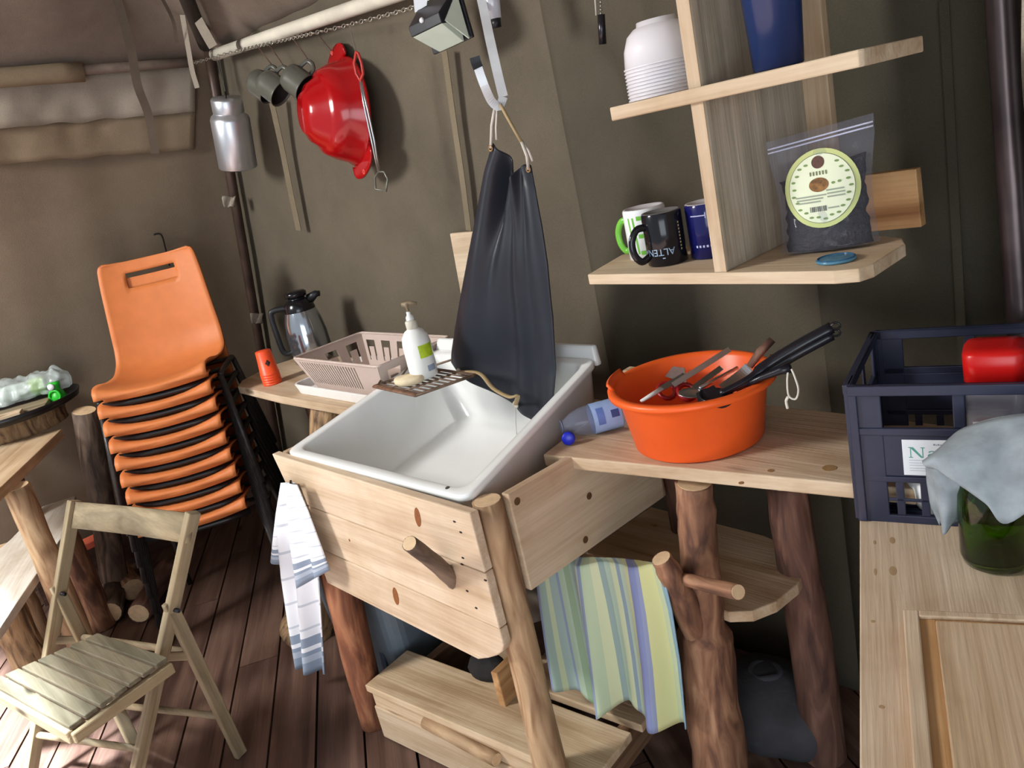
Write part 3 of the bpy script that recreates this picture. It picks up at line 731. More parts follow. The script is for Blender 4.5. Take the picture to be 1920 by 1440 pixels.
# white tray and beige slotted basket
tr = MB()
r0 = [V((x, y, 0.8505)) for x, y in rrect(0.50, 0.28, 0.03, 4, -2.19, 1.265)]; r1 = [V((x, y, 0.886)) for x, y in rrect(0.52, 0.30, 0.035, 4, -2.19, 1.265)]
r2 = [V((x, y, 0.886)) for x, y in rrect(0.505, 0.285, 0.03, 4, -2.19, 1.265)]; r3 = [V((x, y, 0.857)) for x, y in rrect(0.49, 0.27, 0.03, 4, -2.19, 1.265)]
tr.loops([r0, r1, r2, r3], cap0=True, cap1=True)
tag(tr.build('drip_tray', plain('white_tray', (236, 234, 232), 0.35, var=0.02), None, bevel=0.002), 'white plastic drip tray under the beige basket', 'tray')
BEI = plain('beige_plastic', (194, 176, 166), 0.5, var=0.03)
bw = thing('dish_basket', (-2.165, 1.27, 0.858), 'beige plastic dish basket with slotted sides on the white tray', 'basket')
bx0, bx1, by0, by1, bz0, bz1 = -2.415, -1.915, 1.135, 1.405, 0.862, 0.972
bot = (-2.365, -1.965, 1.165, 1.375)
def wallpt(side, u, v):
    """u along the wall, v up"""
    z = bz0 + (bz1 - bz0) * v
    x0 = bot[0] + (bx0 - bot[0]) * v; x1 = bot[1] + (bx1 - bot[1]) * v; y0 = bot[2] + (by0 - bot[2]) * v; y1 = bot[3] + (by1 - bot[3]) * v
    return {'f': V((x0 + (x1 - x0) * u, y0, z)), 'b': V((x1 + (x0 - x1) * u, y1, z)), 'l': V((x0, y1 + (y0 - y1) * u, z)), 'r': V((x1, y0 + (y1 - y0) * u, z))}[side]
def slotted(side, nslots, name):
    # each slot is an upside-down U: opening with a tongue standing in it
    nu = nslots * 9 + 1; b = MB()
    def skip(i, j):
        k = i - 1
        if k < 0: return False
        c = k % 9
        if j in (2, 3, 4, 5, 6) and c in (2, 6): return True
        if j == 7 and 2 <= c <= 6: return True
        if j == 6 and 2 <= c <= 6: return True
        return False
    b.grid(lambda u, v: wallpt(side, u, v), nu, 10, skip=skip)
    b.build(name, BEI, bw, solid=0.003)
slotted('b', 5, 'back_side'); slotted('l', 3, 'end_side'); slotted('r', 3, 'end_side')
# front: fine grille of slanting bars in an otherwise closed side
b = MB(); b.grid(lambda u, v: wallpt('f', u, v), 62, 10, skip=lambda i, j: 2 <= j <= 8 and 3 <= i <= 46 and i % 2 == 1); b.build('front_side', BEI, bw, solid=0.003)
b = MB(); b.add([V((bot[0], bot[2], bz0)), V((bot[1], bot[2], bz0)), V((bot[1], bot[3], bz0)), V((bot[0], bot[3], bz0))], [(0, 1, 2, 3)]); b.build('base', BEI, bw, solid=0.003)
MB().tube([V((x, y, bz1)) for x, y in rrect(bx1 - bx0, by1 - by0, 0.015, 3, (bx0 + bx1) / 2, (by0 + by1) / 2)], 0.0045, 8, closed=True).build('rim', BEI, bw, smooth=True)

# ================================================================ SINK on its plank stand
st = thing('sink_stand', (-1.55, 1.05, 0), 'pine plank stand of the white sink with a curved front and pole legs', 'sink stand')
# front of three boards with shaped ends
def fx(z):  # left and right end of the front at height z
    t = (z - 0.465) / 0.39
    l = -1.865 - 0.085 * t ** 1.6
    r = -1.135 if z > 0.56 else -1.135 - 0.10 * ((0.56 - z) / 0.07) ** 1.6
    return l, r
zs = [(0.728, 0.856), (0.600, 0.726), (0.488, 0.598)]
for k, (za, zb) in enumerate(zs):
    zz = [za + (zb - za) * i / 6 for i in range(7)]
    pl_ = [(fx(z)[1], z) for z in zz] + [(fx(z)[0], z) for z in reversed(zz)]
    cx = -1.5; cz = (za + zb) / 2
    tilt = -0.022 if k == 2 else -0.015
    M = frame((cx, 0.79, cz), (1, 0, 0), (0, -1, 0))
    poly_board('front_board', st, [(x - cx, z - cz) for x, z in pl_], 0.022, M, 'pale')
# right side: one wide board, plus the hidden left one
M = frame((-1.135, 1.06, 0.742), (0, 1, 0), (1, 0, 0))
poly_board('side_board', st, [(-0.190, -0.105), (0.262, -0.115), (0.270, 0.0), (0.262, 0.1), (-0.190, 0.112)], 0.022, M, 'pine')
M = frame((-1.93, 1.06, 0.742), (0, 1, 0), (1, 0, 0))
poly_board('side_board', st, [(-0.255, -0.105), (0.26, -0.105), (0.26, 0.11), (-0.255, 0.112)], 0.022, M, 'pine')
poly_board('back_board', st, [(-0.38, -0.1), (0.38, -0.1), (0.38, 0.1), (-0.38, 0.1)], 0.022, frame((-1.53, 1.335, 0.75), (1, 0, 0), (0, -1, 0)), 'pine')
poly_board('back_post', st, [(-0.025, 0.17), (0.025, 0.17), (0.025, 0.50), (-0.025, 0.50)], 0.03, frame((-1.185, 1.366, 0.43), (1, 0, 0), (0, -1, 0)), 'dirty', 'Y')
poly_board('back_post', st, [(-0.025, -0.43), (0.025, -0.43), (0.025, 0.42), (-0.025, 0.42)], 0.03, frame((-1.90, 1.36, 0.43), (1, 0, 0), (0, -1, 0)), 'dirty', 'Y')
log('leg', st, [(-1.172, 0.842, 0.0), (-1.162, 0.840, 0.4), (-1.152, 0.838, 0.852)], [0.040, 0.030], 'peeled', seed=31, rough=0.1)
log('leg', st, [(-1.895, 0.80, 0.0), (-1.885, 0.812, 0.3), (-1.875, 0.83, 0.60)], [0.042, 0.050], 'red', seed=32)
# dark wooden peg pushed through the front
log('peg', st, [at(855, 1092, y=0.795), at(836, 1074, y=0.765), at(808, 1049, y=0.725), at(768, 1019, y=0.675)], [0.0175, 0.0155], 'grey', n=12, seed=33, rough=0.06)
pk = at(742, 1118, y=0.778)
for (px, py, s, hgt) in ((783, 970, 0.010, 0.024), (742, 1118, 0.011, 0.026), (655, 1013, 0.003, 0.004)):
    p = at(px, py, y=0.7785)
    MB().lathe([(0, 0.0006), (1.0, 0.0002), (1.0, -0.001), (0, -0.001)], 18, Matrix.Translation(p) @ Matrix.Rotation(0.25, 4, 'Y') @ Matrix.Rotation(PI / 2, 4, 'X') @ Matrix.Diagonal((s, hgt, 1, 1))).build('knot', plain('knot_brown', (132, 78, 36), 0.6, var=0.25, scale=120), st)
for px, py in ((1105, 930), (970, 940), (1098, 1012)):
    p = at(px, py, x=-1.1235)
    MB().lathe([(0, 0.0006), (0.008, 0.0002), (0.008, -0.001), (0, -0.001)], 14, frame(p, (0, 1, 0), (1, 0, 0))).build('knot', plain('knot_dark', (92, 66, 40), 0.6, var=0.25, scale=120), st)
for px, py in ((852, 978), (864, 998), (868, 1046), (866, 1058), (893, 1140), (876, 1108), (910, 1088)):
    p = at(px, py, y=0.7785)
    MB().box(p, (0.006, 0.002, 0.003)).build('nail', DARKM, st)

# white basin: tilted, back edge higher than the front
SINK = plain('sink_enamel', (238, 240, 238), 0.22, var=0.03, scale=6, coat=0.3)
sk = thing('sink_basin', (-1.56, 1.07, 0.72), 'large white kitchen sink basin tilted towards the front', 'sink')
FLk, FRk, BRk, BLk = V((-1.905, 0.795, 0.862)), V((-1.175, 0.808, 0.866)), V((-1.275, 1.345, 0.958)), V((-1.925, 1.345, 0.955))
def bil(u, v): return FLk.lerp(FRk, u).lerp(BLk.lerp(BRk, u), v)
nrmk = (FRk - FLk).cross(BLk - FLk).normalized()
def ring(inu, inv_, dz, r):
    """rounded loop inset from the rim, dropped by dz along the basin's own axis"""
    return [bil(0.5 + x, 0.5 + y) - nrmk * dz for x, y in rrect(1 - 2 * inu, 1 - 2 * inv_, r, 4)]
b = MB()
b.loops([ring(0.10, 0.10, 0.235, 0.10), ring(0.055, 0.06, 0.20, 0.07), ring(0.012, 0.015, 0.022, 0.05), ring(0.0, 0.0, 0.014, 0.05), ring(0.0, 0.0, 0.002, 0.05), ring(0.006, 0.007, 0.0, 0.05),
         ring(0.036, 0.04, 0.0, 0.05), ring(0.044, 0.05, 0.006, 0.05), ring(0.060, 0.065, 0.06, 0.06), ring(0.145, 0.10, 0.185, 0.07), ring(0.19, 0.15, 0.200, 0.09), ring(0.44, 0.42, 0.204, 0.03)], cap0=True, cap1=True)
b.build('basin', SINK, sk, smooth=True, bevel=0)
# back splash rising behind the basin
b = MB(); a0 = BLk + V((0.0, -0.004, 0)); a1 = BRk + V((0, -0.004, 0))
b.hexa([a0 + V((0, 0, -0.02)), a1 + V((0, 0, -0.02)), a1 + V((0, 0.02, -0.02)), a0 + V((0, 0.02, -0.02)), a0 + V((0.02, 0.008, 0.030)), a1 + V((-0.01, 0.008, 0.030)), a1 + V((-0.01, 0.024, 0.030)), a0 + V((0.02, 0.024, 0.030))])
b.build('back_rim', SINK, sk, bevel=0.006)
p = bil(0.965, 0.018)
MB().lathe([(0, 0.0015), (0.004, 0.0015), (0.005, 0), (0, 0)], 10, frame(bil(0.90, 0.028), (1, 0, 0), nrmk)).build('chip_mark', plain('chip_dark', (70, 66, 62), 0.8), sk)
# wire soap rack over the back left corner
RUST = plain('rusty_wire', (112, 92, 76), 0.55, metal=0.3, var=0.4, scale=40)
rk = thing('wire_rack', (-1.8, 1.2, 0.94), 'rusty wire rack hung across the back left corner of the sink', 'rack')
ra, rb, rc, rd_ = at(703, 724, z=0.945), at(782, 741, z=0.945), at(890, 703, z=0.955), at(800, 690, z=0.955)
def bi(u, v): return ra.lerp(rb, v).lerp(rd_.lerp(rc, v), u)
loop = [bi(u, v) for u, v in ((0, 0), (0, 1), (0.33, 1), (0.66, 1), (1, 1), (1, 0), (0.66, 0), (0.33, 0))]
MB().tube(loop, 0.0042, 8, closed=True).build('outer_wire', RUST, rk, smooth=True)
for i in range(1, 9): MB().tube([bi(i / 9, 0), bi(i / 9, 1)], 0.0028, 6).build('cross_wire', RUST, rk, smooth=True)
for v in (0.33, 0.66): MB().tube([bi(0, v), bi(1, v)], 0.0028, 6).build('long_wire', RUST, rk, smooth=True)
b = MB(); b.tube([bi(0, 0), bi(0, 1)], 0.009, 8, flat=0.5); b.build('front_rail', plain('rust_plate', (120, 86, 66), 0.6, var=0.45, scale=60), rk, smooth=True)
rest = [bi(0.05, 0.02), bi(0.95, 0.02)]
for u, tgt in ((0.06, bil(0.02, 0.62)), (0.5, bil(0.012, 0.9)), (1.0, bil(0.45, 0.985))):
    MB().tube([bi(u, 0.0), (bi(u, 0.0) + tgt) / 2 + V((0, 0, 0.012)), tgt + V((0, 0, 0.004))], 0.003, 6).build('support_wire', RUST, rk, smooth=True)
spg = bi(0.27, 0.52)
b = MB(); b.lathe([(0, -0.006), (0.034, -0.006), (0.042, 0.0), (0.044, 0.008), (0.040, 0.015), (0, 0.017)], 24, frame(spg + V((0, 0, 0.011)), (0.9, 0.5, 0), (0, 0, 1)), 1.0, 0.66)
tag(b.build('soap_bar', plain('cream_soap', (222, 204, 170), 0.6, var=0.12, scale=50, bmp=0.002), None, smooth=True), 'cream coloured soap cake lying on the wire rack', 'soap')
# pump bottle
bp = at(797, 706, z=0.957)
so = thing('soap_pump_bottle', bp[:], 'white soap pump bottle with a lime green label on the wire rack', 'bottle')
prof = [(0, 0.0), (0.032, 0.0), (0.036, 0.004), (0.0375, 0.03), (0.0375, 0.092), (0.034, 0.112), (0.024, 0.127), (0.014, 0.133), (0.013, 0.136)]
MB().lathe(prof, 32).build('body', plain('bottle_white', (236, 238, 234), 0.3, var=0.02), so, smooth=True, local=True)
MB().lathe([(0.0135, 0.133), (0.0155, 0.134), (0.0155, 0.152), (0.013, 0.155), (0, 0.155)], 20).build('collar', plain('pump_grey', (206, 202, 186), 0.4), so, smooth=True, local=True)
MB().lathe([(0.006, 0.154), (0.011, 0.156), (0.0105, 0.164), (0.006, 0.170), (0.006, 0.178), (0, 0.178)], 16).build('pump_sleeve', WHITEP, so, smooth=True, local=True)
fw = V((0.72, 0.69, 0))
PUMP = plain('pump_brown', (132, 116, 92), 0.5)
MB().lathe([(0.0035, 0.176), (0.0035, 0.190), (0.008, 0.194), (0.0085, 0.200), (0, 0.201)], 14).build('pump_stem', PUMP, so, smooth=True, local=True)
MB().tube([fw * -0.012 + V((0, 0, 0.198)), fw * 0.012 + V((0, 0, 0.199)), fw * 0.028 + V((0, 0, 0.194))], [0.006, 0.0055, 0.0035], 8).build('nozzle', PUMP, so, smooth=True, local=True)
def patch(parent, r, a0, a1, z0, z1, mat, name, n=8):
    b = MB(); b.grid(lambda u, v: V(((r) * math.cos(a0 + (a1 - a0) * u), r * math.sin(a0 + (a1 - a0) * u), z0 + (z1 - z0) * v)), n, 1)
    return b.build(name, mat, parent, smooth=True, local=True)
ca = math.atan2(-bp.y, -bp.x)
patch(so, 0.0379, ca + 0.02, ca + 1.15, 0.058, 0.092, plain('lime_label', (176, 204, 40), 0.4, var=0.2, scale=60), 'green_label')
patch(so, 0.0379, ca + 0.35, ca + 1.0, 0.020, 0.036, plain('barcode_grey', (150, 164, 184), 0.5), 'barcode')

# ---------------------------------------------------------------- low slatted shelf and boxes below the sink
ls = thing('low_shelf', (-1.55, 0.95, 0), 'low pine pallet shelf on the floor below the sink', 'shelf')
ya = math.radians(7)
Ml = yaw((-1.81, 0.79, 0), ya)
def lb(name, c, dsz, kind='pine', axis='X'): return board(name, ls, c, dsz, Ml, kind, axis)
lb('front_board', (0.36, 0.0, 0.055), (0.74, 0.022, 0.105)); lb('top_plank', (0.36, 0.07, 0.165), (0.76, 0.165, 0.022), 'dirty')
lb('rail', (0.36, 0.005, 0.13), (0.74, 0.02, 0.045), 'dirty')
lb('top_plank', (0.50, 0.245, 0.165), (0.5, 0.13, 0.022), 'dirty'); lb('top_plank', (0.62, 0.40, 0.165), (0.34, 0.12, 0.022), 'old')
lb('block', (0.40, 0.17, 0.225), (0.022, 0.16, 0.10), 'warm', 'Y'); lb('cross_plank', (0.70, 0.30, 0.11), (0.03, 0.5, 0.09), 'old', 'Y'); lb('cross_plank', (0.04, 0.2, 0.10), (0.03, 0.36, 0.10), 'old', 'Y')
lb('back_board', (0.36, 0.46, 0.10), (0.74, 0.022, 0.13), 'old')
log('round_bar', ls, [Ml @ V((0.20, -0.005, 0.1275)), Ml @ V((0.46, -0.02, 0.1275))], [0.017, 0.017], 'peeled', seed=41, rough=0.04)
sh = MB(); c0 = Ml @ V((0.29, 0.17, 0.178))
sh.lathe([(0, 0.0), (0.04, 0.0), (0.045, 0.02), (0.036, 0.045), (0.02, 0.052), (0, 0.053)], 18, frame(c0, (1, 0.3, 0), (0, 0, 1)), 1.4, 0.8)
tag(sh.build('dark_bundle', plain('dark_cloth', (30, 27, 28), 0.9, bmp=0.01, scale=30), None, smooth=True), 'small dark cloth bundle on the low shelf below the sink', 'bundle')
# grey blue bin behind the red log leg
bn2 = thing('plastic_bin', (-2.02, 1.0, 0), 'grey blue plastic bin standing behind the red log leg', 'bin')
Mb = yaw((-2.03, 1.01, 0), math.radians(14))
rings = []
for z, s in ((0.0, 0.25), (0.02, 0.26), (0.40, 0.31), (0.41, 0.33), (0.43, 0.33), (0.43, 0.315), (0.03, 0.25)):
    rings.append([V((x, y, z)) for x, y in rrect(s, s * 0.92, 0.045, 4)])
MB().loops(rings, cap0=True, cap1=True, M=Mb).build('body', plain('bin_grey_blue', (112, 124, 134), 0.45), bn2, smooth=False, bevel=0.004)
for k in (-1, 0, 1):
    MB().box((0.062 * k, -0.131, 0.2), (0.022, 0.012, 0.34), Mb @ Matrix.Rotation(-0.06, 4, 'X')).build('rib', plain('bin_blue', (70, 86, 112), 0.45), bn2, bevel=0.003)
# steel pan glinting in the dark under the side board
pn = thing('steel_pan', (-1.42, 1.18, 0.178), 'shiny steel pan lid in the dark below the sink side board', 'pan')
pn.matrix_basis = frame(at(985, 1138, y=1.22), (1, 0.2, 0), (0.1, -0.3, 1))
MB().lathe([(0, 0.02), (0.03, 0.019), (0.075, 0.008), (0.085, 0.0), (0.088, 0.0), (0.075, 0.011), (0.03, 0.022), (0, 0.023)], 28).build('lid_disc', STEEL, pn, smooth=True, local=True)
MB().lathe([(0, 0.022), (0.006, 0.022), (0.006, 0.032), (0.014, 0.036), (0.012, 0.044), (0, 0.045)], 16).build('knob', BLACKP, pn, smooth=True, local=True)
pc = at(985, 1138, y=1.22)
bx_ = thing('crate_box', (pc.x, pc.y, 0.177), 'dark wooden box below the sink carrying the pan lid', 'box')
hb = pc.z - 0.177 - 0.02
for dx, dy, sx, sy, nm in ((0, -0.12, 0.30, 0.016, 'front_board'), (0, 0.12, 0.30, 0.016, 'back_board'), (-0.142, 0, 0.016, 0.224, 'end_board'), (0.142, 0, 0.016, 0.224, 'end_board')):
    board(nm, bx_, (pc.x + dx, pc.y + dy, 0.177 + hb / 2), (sx, sy, hb), None, 'floor', 'X' if sx > sy else 'Y')
board('lid_board', bx_, (pc.x, pc.y, 0.177 + hb + 0.006), (0.31, 0.27, 0.012), None, 'floor')

# ---------------------------------------------------------------- cloths
def cloth(name, Lp, Rp, label, cat, mat, folds, nu=48, nv=36, solid=0.0025, parent=None, out=V((0, -1, 0))):
    b = MB()
    b.grid(lambda u, v: lerp_path(Lp, v).lerp(lerp_path(Rp, v), u) + out * folds(u, v), nu, nv)
    o = b.build(name, mat, parent, smooth=True, recalc=False, solid=solid)
    cloth_attr(o, nu, nv)
    if label: tag(o, label, cat)
    return o
# tea towel with grey check hanging at the left end of the sink stand
TEA_STR = stripes('tea_towel', [(0.0, (214, 220, 230)), (0.055, (214, 220, 230)), (0.06, (236, 238, 242)), (0.12, (232, 235, 240)), (0.125, (196, 202, 212)), (0.133, (232, 235, 240)), (0.25, (196, 202, 212)), (0.258, (232, 235, 240)), (0.375, (196, 202, 212)), (0.383, (232, 235, 240)), (0.5, (196, 202, 212)), (0.508, (232, 235, 240)), (0.625, (196, 202, 212)), (0.633, (232, 235, 240)), (0.75, (196, 202, 212)), (0.758, (232, 235, 240)), (0.80, (140, 154, 172)), (0.85, (232, 235, 240)), (0.875, (140, 154, 172)), (0.895, (176, 186, 200)), (0.93, (140, 154, 172))], 1.0001, 'Y')
tw = thing('tea_towel', at(545, 905, y=0.76)[:], 'white tea towel with grey blue border stripes at the left end of the stand', 'towel')
def fo(u, v): return 0.0 + 0.018 * v ** 0.5 * math.sin(u * 13 + v * 1.2) + 0.02 * math.sin(PI * u) * v
cloth('long_fold', [at(528, 905, y=0.77), at(520, 980, y=0.765), at(532, 1080, y=0.765), at(548, 1170, y=0.765), at(563, 1248, y=0.765)],
      [at(553, 905, y=0.77), at(583, 985, y=0.77), at(604, 1080, y=0.77), at(612, 1170, y=0.77), at(619, 1258, y=0.77)], None, None, TEA_STR, fo, parent=tw)
cloth('front_fold', [at(538, 905, y=0.745), at(545, 965, y=0.74), at(552, 1020, y=0.735), at(566, 1098, y=0.735)],
      [at(560, 908, y=0.75), at(580, 960, y=0.745), at(604, 1030, y=0.74), at(616, 1070, y=0.74)], None, None, TEA_STR, lambda u, v: 0.004 + 0.014 * v * math.sin(u * 9 + 1), parent=tw, nu=30, nv=24)
cloth('side_fold', [at(527, 905, y=0.775), at(518, 960, y=0.775), at(512, 1010, y=0.775), at(508, 1050, y=0.775)],
      [at(545, 905, y=0.77), at(540, 960, y=0.77), at(532, 1010, y=0.77), at(530, 1066, y=0.77)], None, None, TEA_STR, lambda u, v: 0.0 + 0.008 * v * math.sin(u * 6), parent=tw, nu=20, nv=20)
MB().tube([at(545, 908, y=0.79), at(545, 906, y=0.757), at(545, 902, y=0.752)], 0.003, 8).build('hook_nail', DARKM, st, smooth=True)

# ================================================================ THINGS HANGING FROM THE EAVE
# chain
cpts = [at(352, 122, y=1.50), at(420, 102, y=1.50), at(520, 78, y=1.50), at(640, 50, y=1.495), at(760, 18, y=1.49), at(830, -8, y=1.49)]
cs = spline(cpts, 30); b = MB(); acc = 0; last = cs[0]; flip = 0
for p, q in zip(cs, cs[1:]):
    acc += (q - p).length
    if acc > 0.0135:
        acc = 0; t = (q - p).normalized(); s = t.orthogonal().normalized(); s = Matrix.Rotation(flip * PI / 2 + 0.5, 3, t) @ s; flip ^= 1
        b.tube([p + t * (0.0095 * math.cos(k * PI / 5)) + s * (0.0055 * math.sin(k * PI / 5)) for k in range(10)], 0.0016, 5, closed=True)
tag(b.build('hanging_chain', plain('chain_metal', (176, 170, 158), 0.3, metal=0.8), None, smooth=True), 'thin metal chain strung below the cream eave pole', 'chain')
def chain_y(px):  # photo height of the chain at a photo column
    xs = [(352, 122), (420, 102), (520, 78), (640, 50), (760, 18), (830, -8)]
    for (a, c), (e, f) in zip(xs, xs[1:]):
        if px <= e: return c + (f - c) * (px - a) / (e - a)
    return -8
def wire(parent, a, c, r=0.0013, name='hanging_wire', mat=None):
    return MB().tube(spline([a, (V(a) + V(c)) / 2 + V((0, 0, -0.003)), c], 4), r, 5).build(name, mat or WIRE, parent, smooth=True)

# aluminium can
c0 = at(447, 314, y=1.45); c1 = at(424, 183, y=1.45); ax = (c1 - c0); Hc = ax.length
cn = thing('milk_can', c0[:], 'brushed aluminium can hanging in the tent corner', 'can'); cn.matrix_basis = frame(c0, (1, -0.5, 0), ax)
ALU = plain('brushed_aluminium', (200, 204, 210), 0.34, metal=0.85, var=0.06, scale=12)
R_ = 0.072
MB().lathe([(0, 0), (R_ * 0.96, 0), (R_, 0.004), (R_, Hc * 0.70), (R_ * 0.93, Hc * 0.745), (R_ * 0.80, Hc * 0.775), (R_ * 0.77, Hc * 0.80)], 36).build('body', ALU, cn, smooth=True, local=True)
MB().lathe([(R_ * 0.78, Hc * 0.795), (R_ * 0.80, Hc * 0.81), (R_ * 0.80, Hc * 0.97), (R_ * 0.74, Hc), (0, Hc)], 32).build('lid', ALU, cn, smooth=True, local=True)
MB().tube([V((0.018 * math.cos(t * PI / 8), 0, Hc + 0.020 * math.sin(t * PI / 8))) for t in range(9)], 0.003, 6).build('lid_ring', DARKM, cn, smooth=True, local=True)
top = cn.matrix_basis @ V((0, 0, Hc + 0.02))
for dx in (-0.02, 0.03): wire(cn, at(408 + dx * 100, chain_y(408) + 2, y=1.50), top)

# enamel cups
ENA = plain('grey_enamel', (84, 84, 76), 0.3, var=0.1); ENI = plain('dark_inside', (38, 28, 26), 0.6)
def enamel(px, py, y, label):
    c = at(px, py, y=y); axis = (CR * 0.80 + CD * 0.62 - CF * 0.12).normalized()
    o = thing('enamel_mug', c[:], label, 'mug', 'enamel mugs on the chain'); o.matrix_basis = frame(c, -CD, axis)
    MB().lathe([(0, -0.042), (0.030, -0.042), (0.040, -0.036), (0.0455, -0.02), (0.0465, 0.036), (0.0485, 0.040), (0.0465, 0.041), (0.0445, 0.036), (0.0435, -0.018), (0.030, -0.038), (0, -0.039)], 30).build('body', ENA, o, smooth=True, local=True)
    MB().lathe([(0, -0.0375), (0.030, -0.0365), (0.0428, -0.018), (0.0437, 0.034)], 30).build('dark_lining', ENI, o, smooth=True, local=True)
    MB().tube(spline([(0.045, 0, 0.022), (0.062, 0, 0.022), (0.074, 0, 0.006), (0.070, 0, -0.014), (0.045, 0, -0.020)], 5), 0.0055, 8, flat=1.4).build('handle', ENA, o, smooth=True, local=True)
    hp = o.matrix_basis @ V((0.072, 0, 0.004))
    q = at(px - 8, chain_y(px - 8), y=1.50)
    MB().tube([hp, q], 0.0022, 5).build('hanging_wire', plain('brown_string', (92, 66, 56), 0.8), o, smooth=True)
enamel(491, 160, 1.46, 'dark grey enamel mug furthest left on the chain, half hidden by its neighbour')
enamel(511, 163, 1.41, 'dark grey enamel mug in the middle of the three on the chain')
enamel(557, 153, 1.44, 'dark grey enamel mug nearest the red colander')

# red colander
RED = plain('red_plastic', (160, 10, 17), 0.16, var=0.04, spec=0.6)
cc = at(657, 210, y=1.545)
axis = (-CR * 0.86 - CF * 0.50 + CD * 0.20).normalized()
co = thing('colander', cc[:], 'glossy red plastic colander with two tab handles hanging on the chain', 'colander')
co.matrix_basis = frame(cc, -CD + CR * -0.42, axis) @ Matrix.Diagonal((1.10, 1.08, 1.08, 1.0))
MB().lathe([(0.150, -0.004), (0.156, 0.0), (0.152, 0.006), (0.146, 0.012), (0.134, 0.055), (0.118, 0.088), (0.106, 0.096), (0.098, 0.100), (0.080, 0.128), (0.062, 0.138), (0.056, 0.146), (0, 0.146), (0, 0.143), (0.055, 0.142), (0.076, 0.124), (0.095, 0.096), (0.115, 0.084), (0.131, 0.052), (0.144, 0.006), (0.150, -0.004)], 48).build('bowl', RED, co, smooth=True, local=True)
for s in (1, -1):
    pts = [V((s * (0.135 + 0.062 * math.sin(PI * k / 12) ** 0.6), 0.085 * math.cos(PI * k / 12), 0)) for k in range(13)]
    b = MB(); n = len(pts)
    b.grid(lambda u, v: V((s * 0.140, 0.085 * math.cos(PI * u), 0.0)).lerp(pts[round(u * 12)], v) + V((0, 0, 0.004 * v)), 12, 4)
    b.build('handle', RED, co, smooth=True, local=True, solid=0.006)
    MB().tube([V((s * 0.188, 0, 0.004)) + V((0.006 * math.cos(k * PI / 5), 0.006 * math.sin(k * PI / 5), 0.004)) for k in range(10)], 0.002, 5, closed=True).build('eyelet', plain('red_light', (236, 90, 80), 0.3), co, smooth=True, local=True)
wire(co, co.matrix_basis @ V((0.19, 0, 0.004)), at(594, chain_y(594), y=1.50))

# wire pot lifter with red loop
ut = thing('wire_lifter', at(695, 240, y=1.40)[:], 'chrome wire pot lifter with a red loop hanging in front of the colander', 'utensil')
lp_ = [at(x, yy, y=1.40) for x, yy in ((668, 97), (664, 118), (668, 138), (676, 152), (681, 138), (678, 118), (672, 100))]
MB().tube(lp_, 0.0042, 6, closed=True).build('red_loop', plain('red_loop', (176, 54, 48), 0.4), ut, smooth=True)
for o1 in (0, 5): MB().tube([at(675 + o1 * 0.3, 150, y=1.40), at(684 + o1, 205, y=1.40), at(697 + o1, 265, y=1.40), at(709 + o1 * 0.4, 322, y=1.40)], 0.0032, 6).build('shank', STEEL, ut, smooth=True)
MB().tube([at(x, yy, y=1.40) for x, yy in ((710, 322), (703, 332), (704, 355), (724, 358), (727, 335), (720, 322))], 0.0032, 6, closed=True).build('ring', plain('ring_grey', (120, 122, 112), 0.4, metal=0.6), ut, smooth=True)
wire(ut, at(668, 97, y=1.40), at(655, chain_y(655), y=1.495))

# solar wall lamp
lo = at(836, 44, y=1.47)
lm = thing('solar_lamp', lo[:], 'black solar wall lamp with pale light panels hanging on the chain', 'lamp')
lm.matrix_basis = frame(lo, (0.95, 0.12, -0.10), (-0.06, -0.05, 1)) @ Matrix.Diagonal((1.0, 1.0, 0.95, 1.0))
w, h, dp = 0.072, 0.060, 0.078
BL = plain('lamp_black', (28, 30, 36), 0.3); PANEL = plain('lamp_diffuser', (214, 226, 210), 0.35, var=0.03)
MB().box((0, 0.004, 0.006), (w * 2 + 0.004, 0.010, h * 2.0 + 0.012)).build('back_plate', BL, lm, local=True, bevel=0.003)
f0, f1 = -0.010, 0.016
W1 = w * 0.92
# housing: top slope, front band
MB().hexa([V((-W1, 0, f0)), V((W1, 0, f0)), V((W1 * 0.86, -dp, f0)), V((-W1 * 0.86, -dp, f0)), V((-W1, 0, h + 0.012)), V((W1, 0, h + 0.012)), V((W1 * 0.86, -dp, f1)), V((-W1 * 0.86, -dp, f1))]).build('housing', BL, lm, local=True, bevel=0.002)
MB().hexa([V((-w * 0.62, -0.002, -h)), V((w * 0.62, -0.002, -h)), V((w * 0.62, -0.006, -h)), V((-w * 0.62, -0.006, -h)), V((-W1 * 0.86, -0.01, f0 - 0.001)), V((W1 * 0.86, -0.01, f0 - 0.001)), V((W1 * 0.82, -dp * 0.97, f0 - 0.001)), V((-W1 * 0.82, -dp * 0.97, f0 - 0.001))]).build('front_panel', PANEL, lm, local=True, bevel=0.001)
MB().add([V((W1 * 0.90, -dp * 0.86, f0 + 0.004)), V((W1 * 0.99, -0.006, f0 - 0.05)), V((W1 * 1.01, -0.006, h - 0.004))], [(0, 1, 2)]).build('side_panel', PANEL, lm, local=True, solid=0.004)
MB().lathe([(0, 0.006), (0.006, 0.004), (0.008, 0), (0, 0)], 12, frame((-0.004, -dp - 0.0005, 0.016), (1, 0, 0), (0, -1, 0))).build('sensor', plain('sensor_white', (220, 222, 224), 0.3), lm, smooth=True, local=True)
b = MB(); q = [at(772, -40, y=1.45), at(806, -35, y=1.45), at(800, 10, y=1.44), at(778, 24, y=1.44)]
b.add([p for p in q], [(0, 1, 2, 3)]); b.build('plastic_tag', film('clear_film', (232, 236, 244), 0.45), lm, solid=0.001)
wire(lm, at(800, 15, y=1.44), at(800, chain_y(800), y=1.49), 0.002)

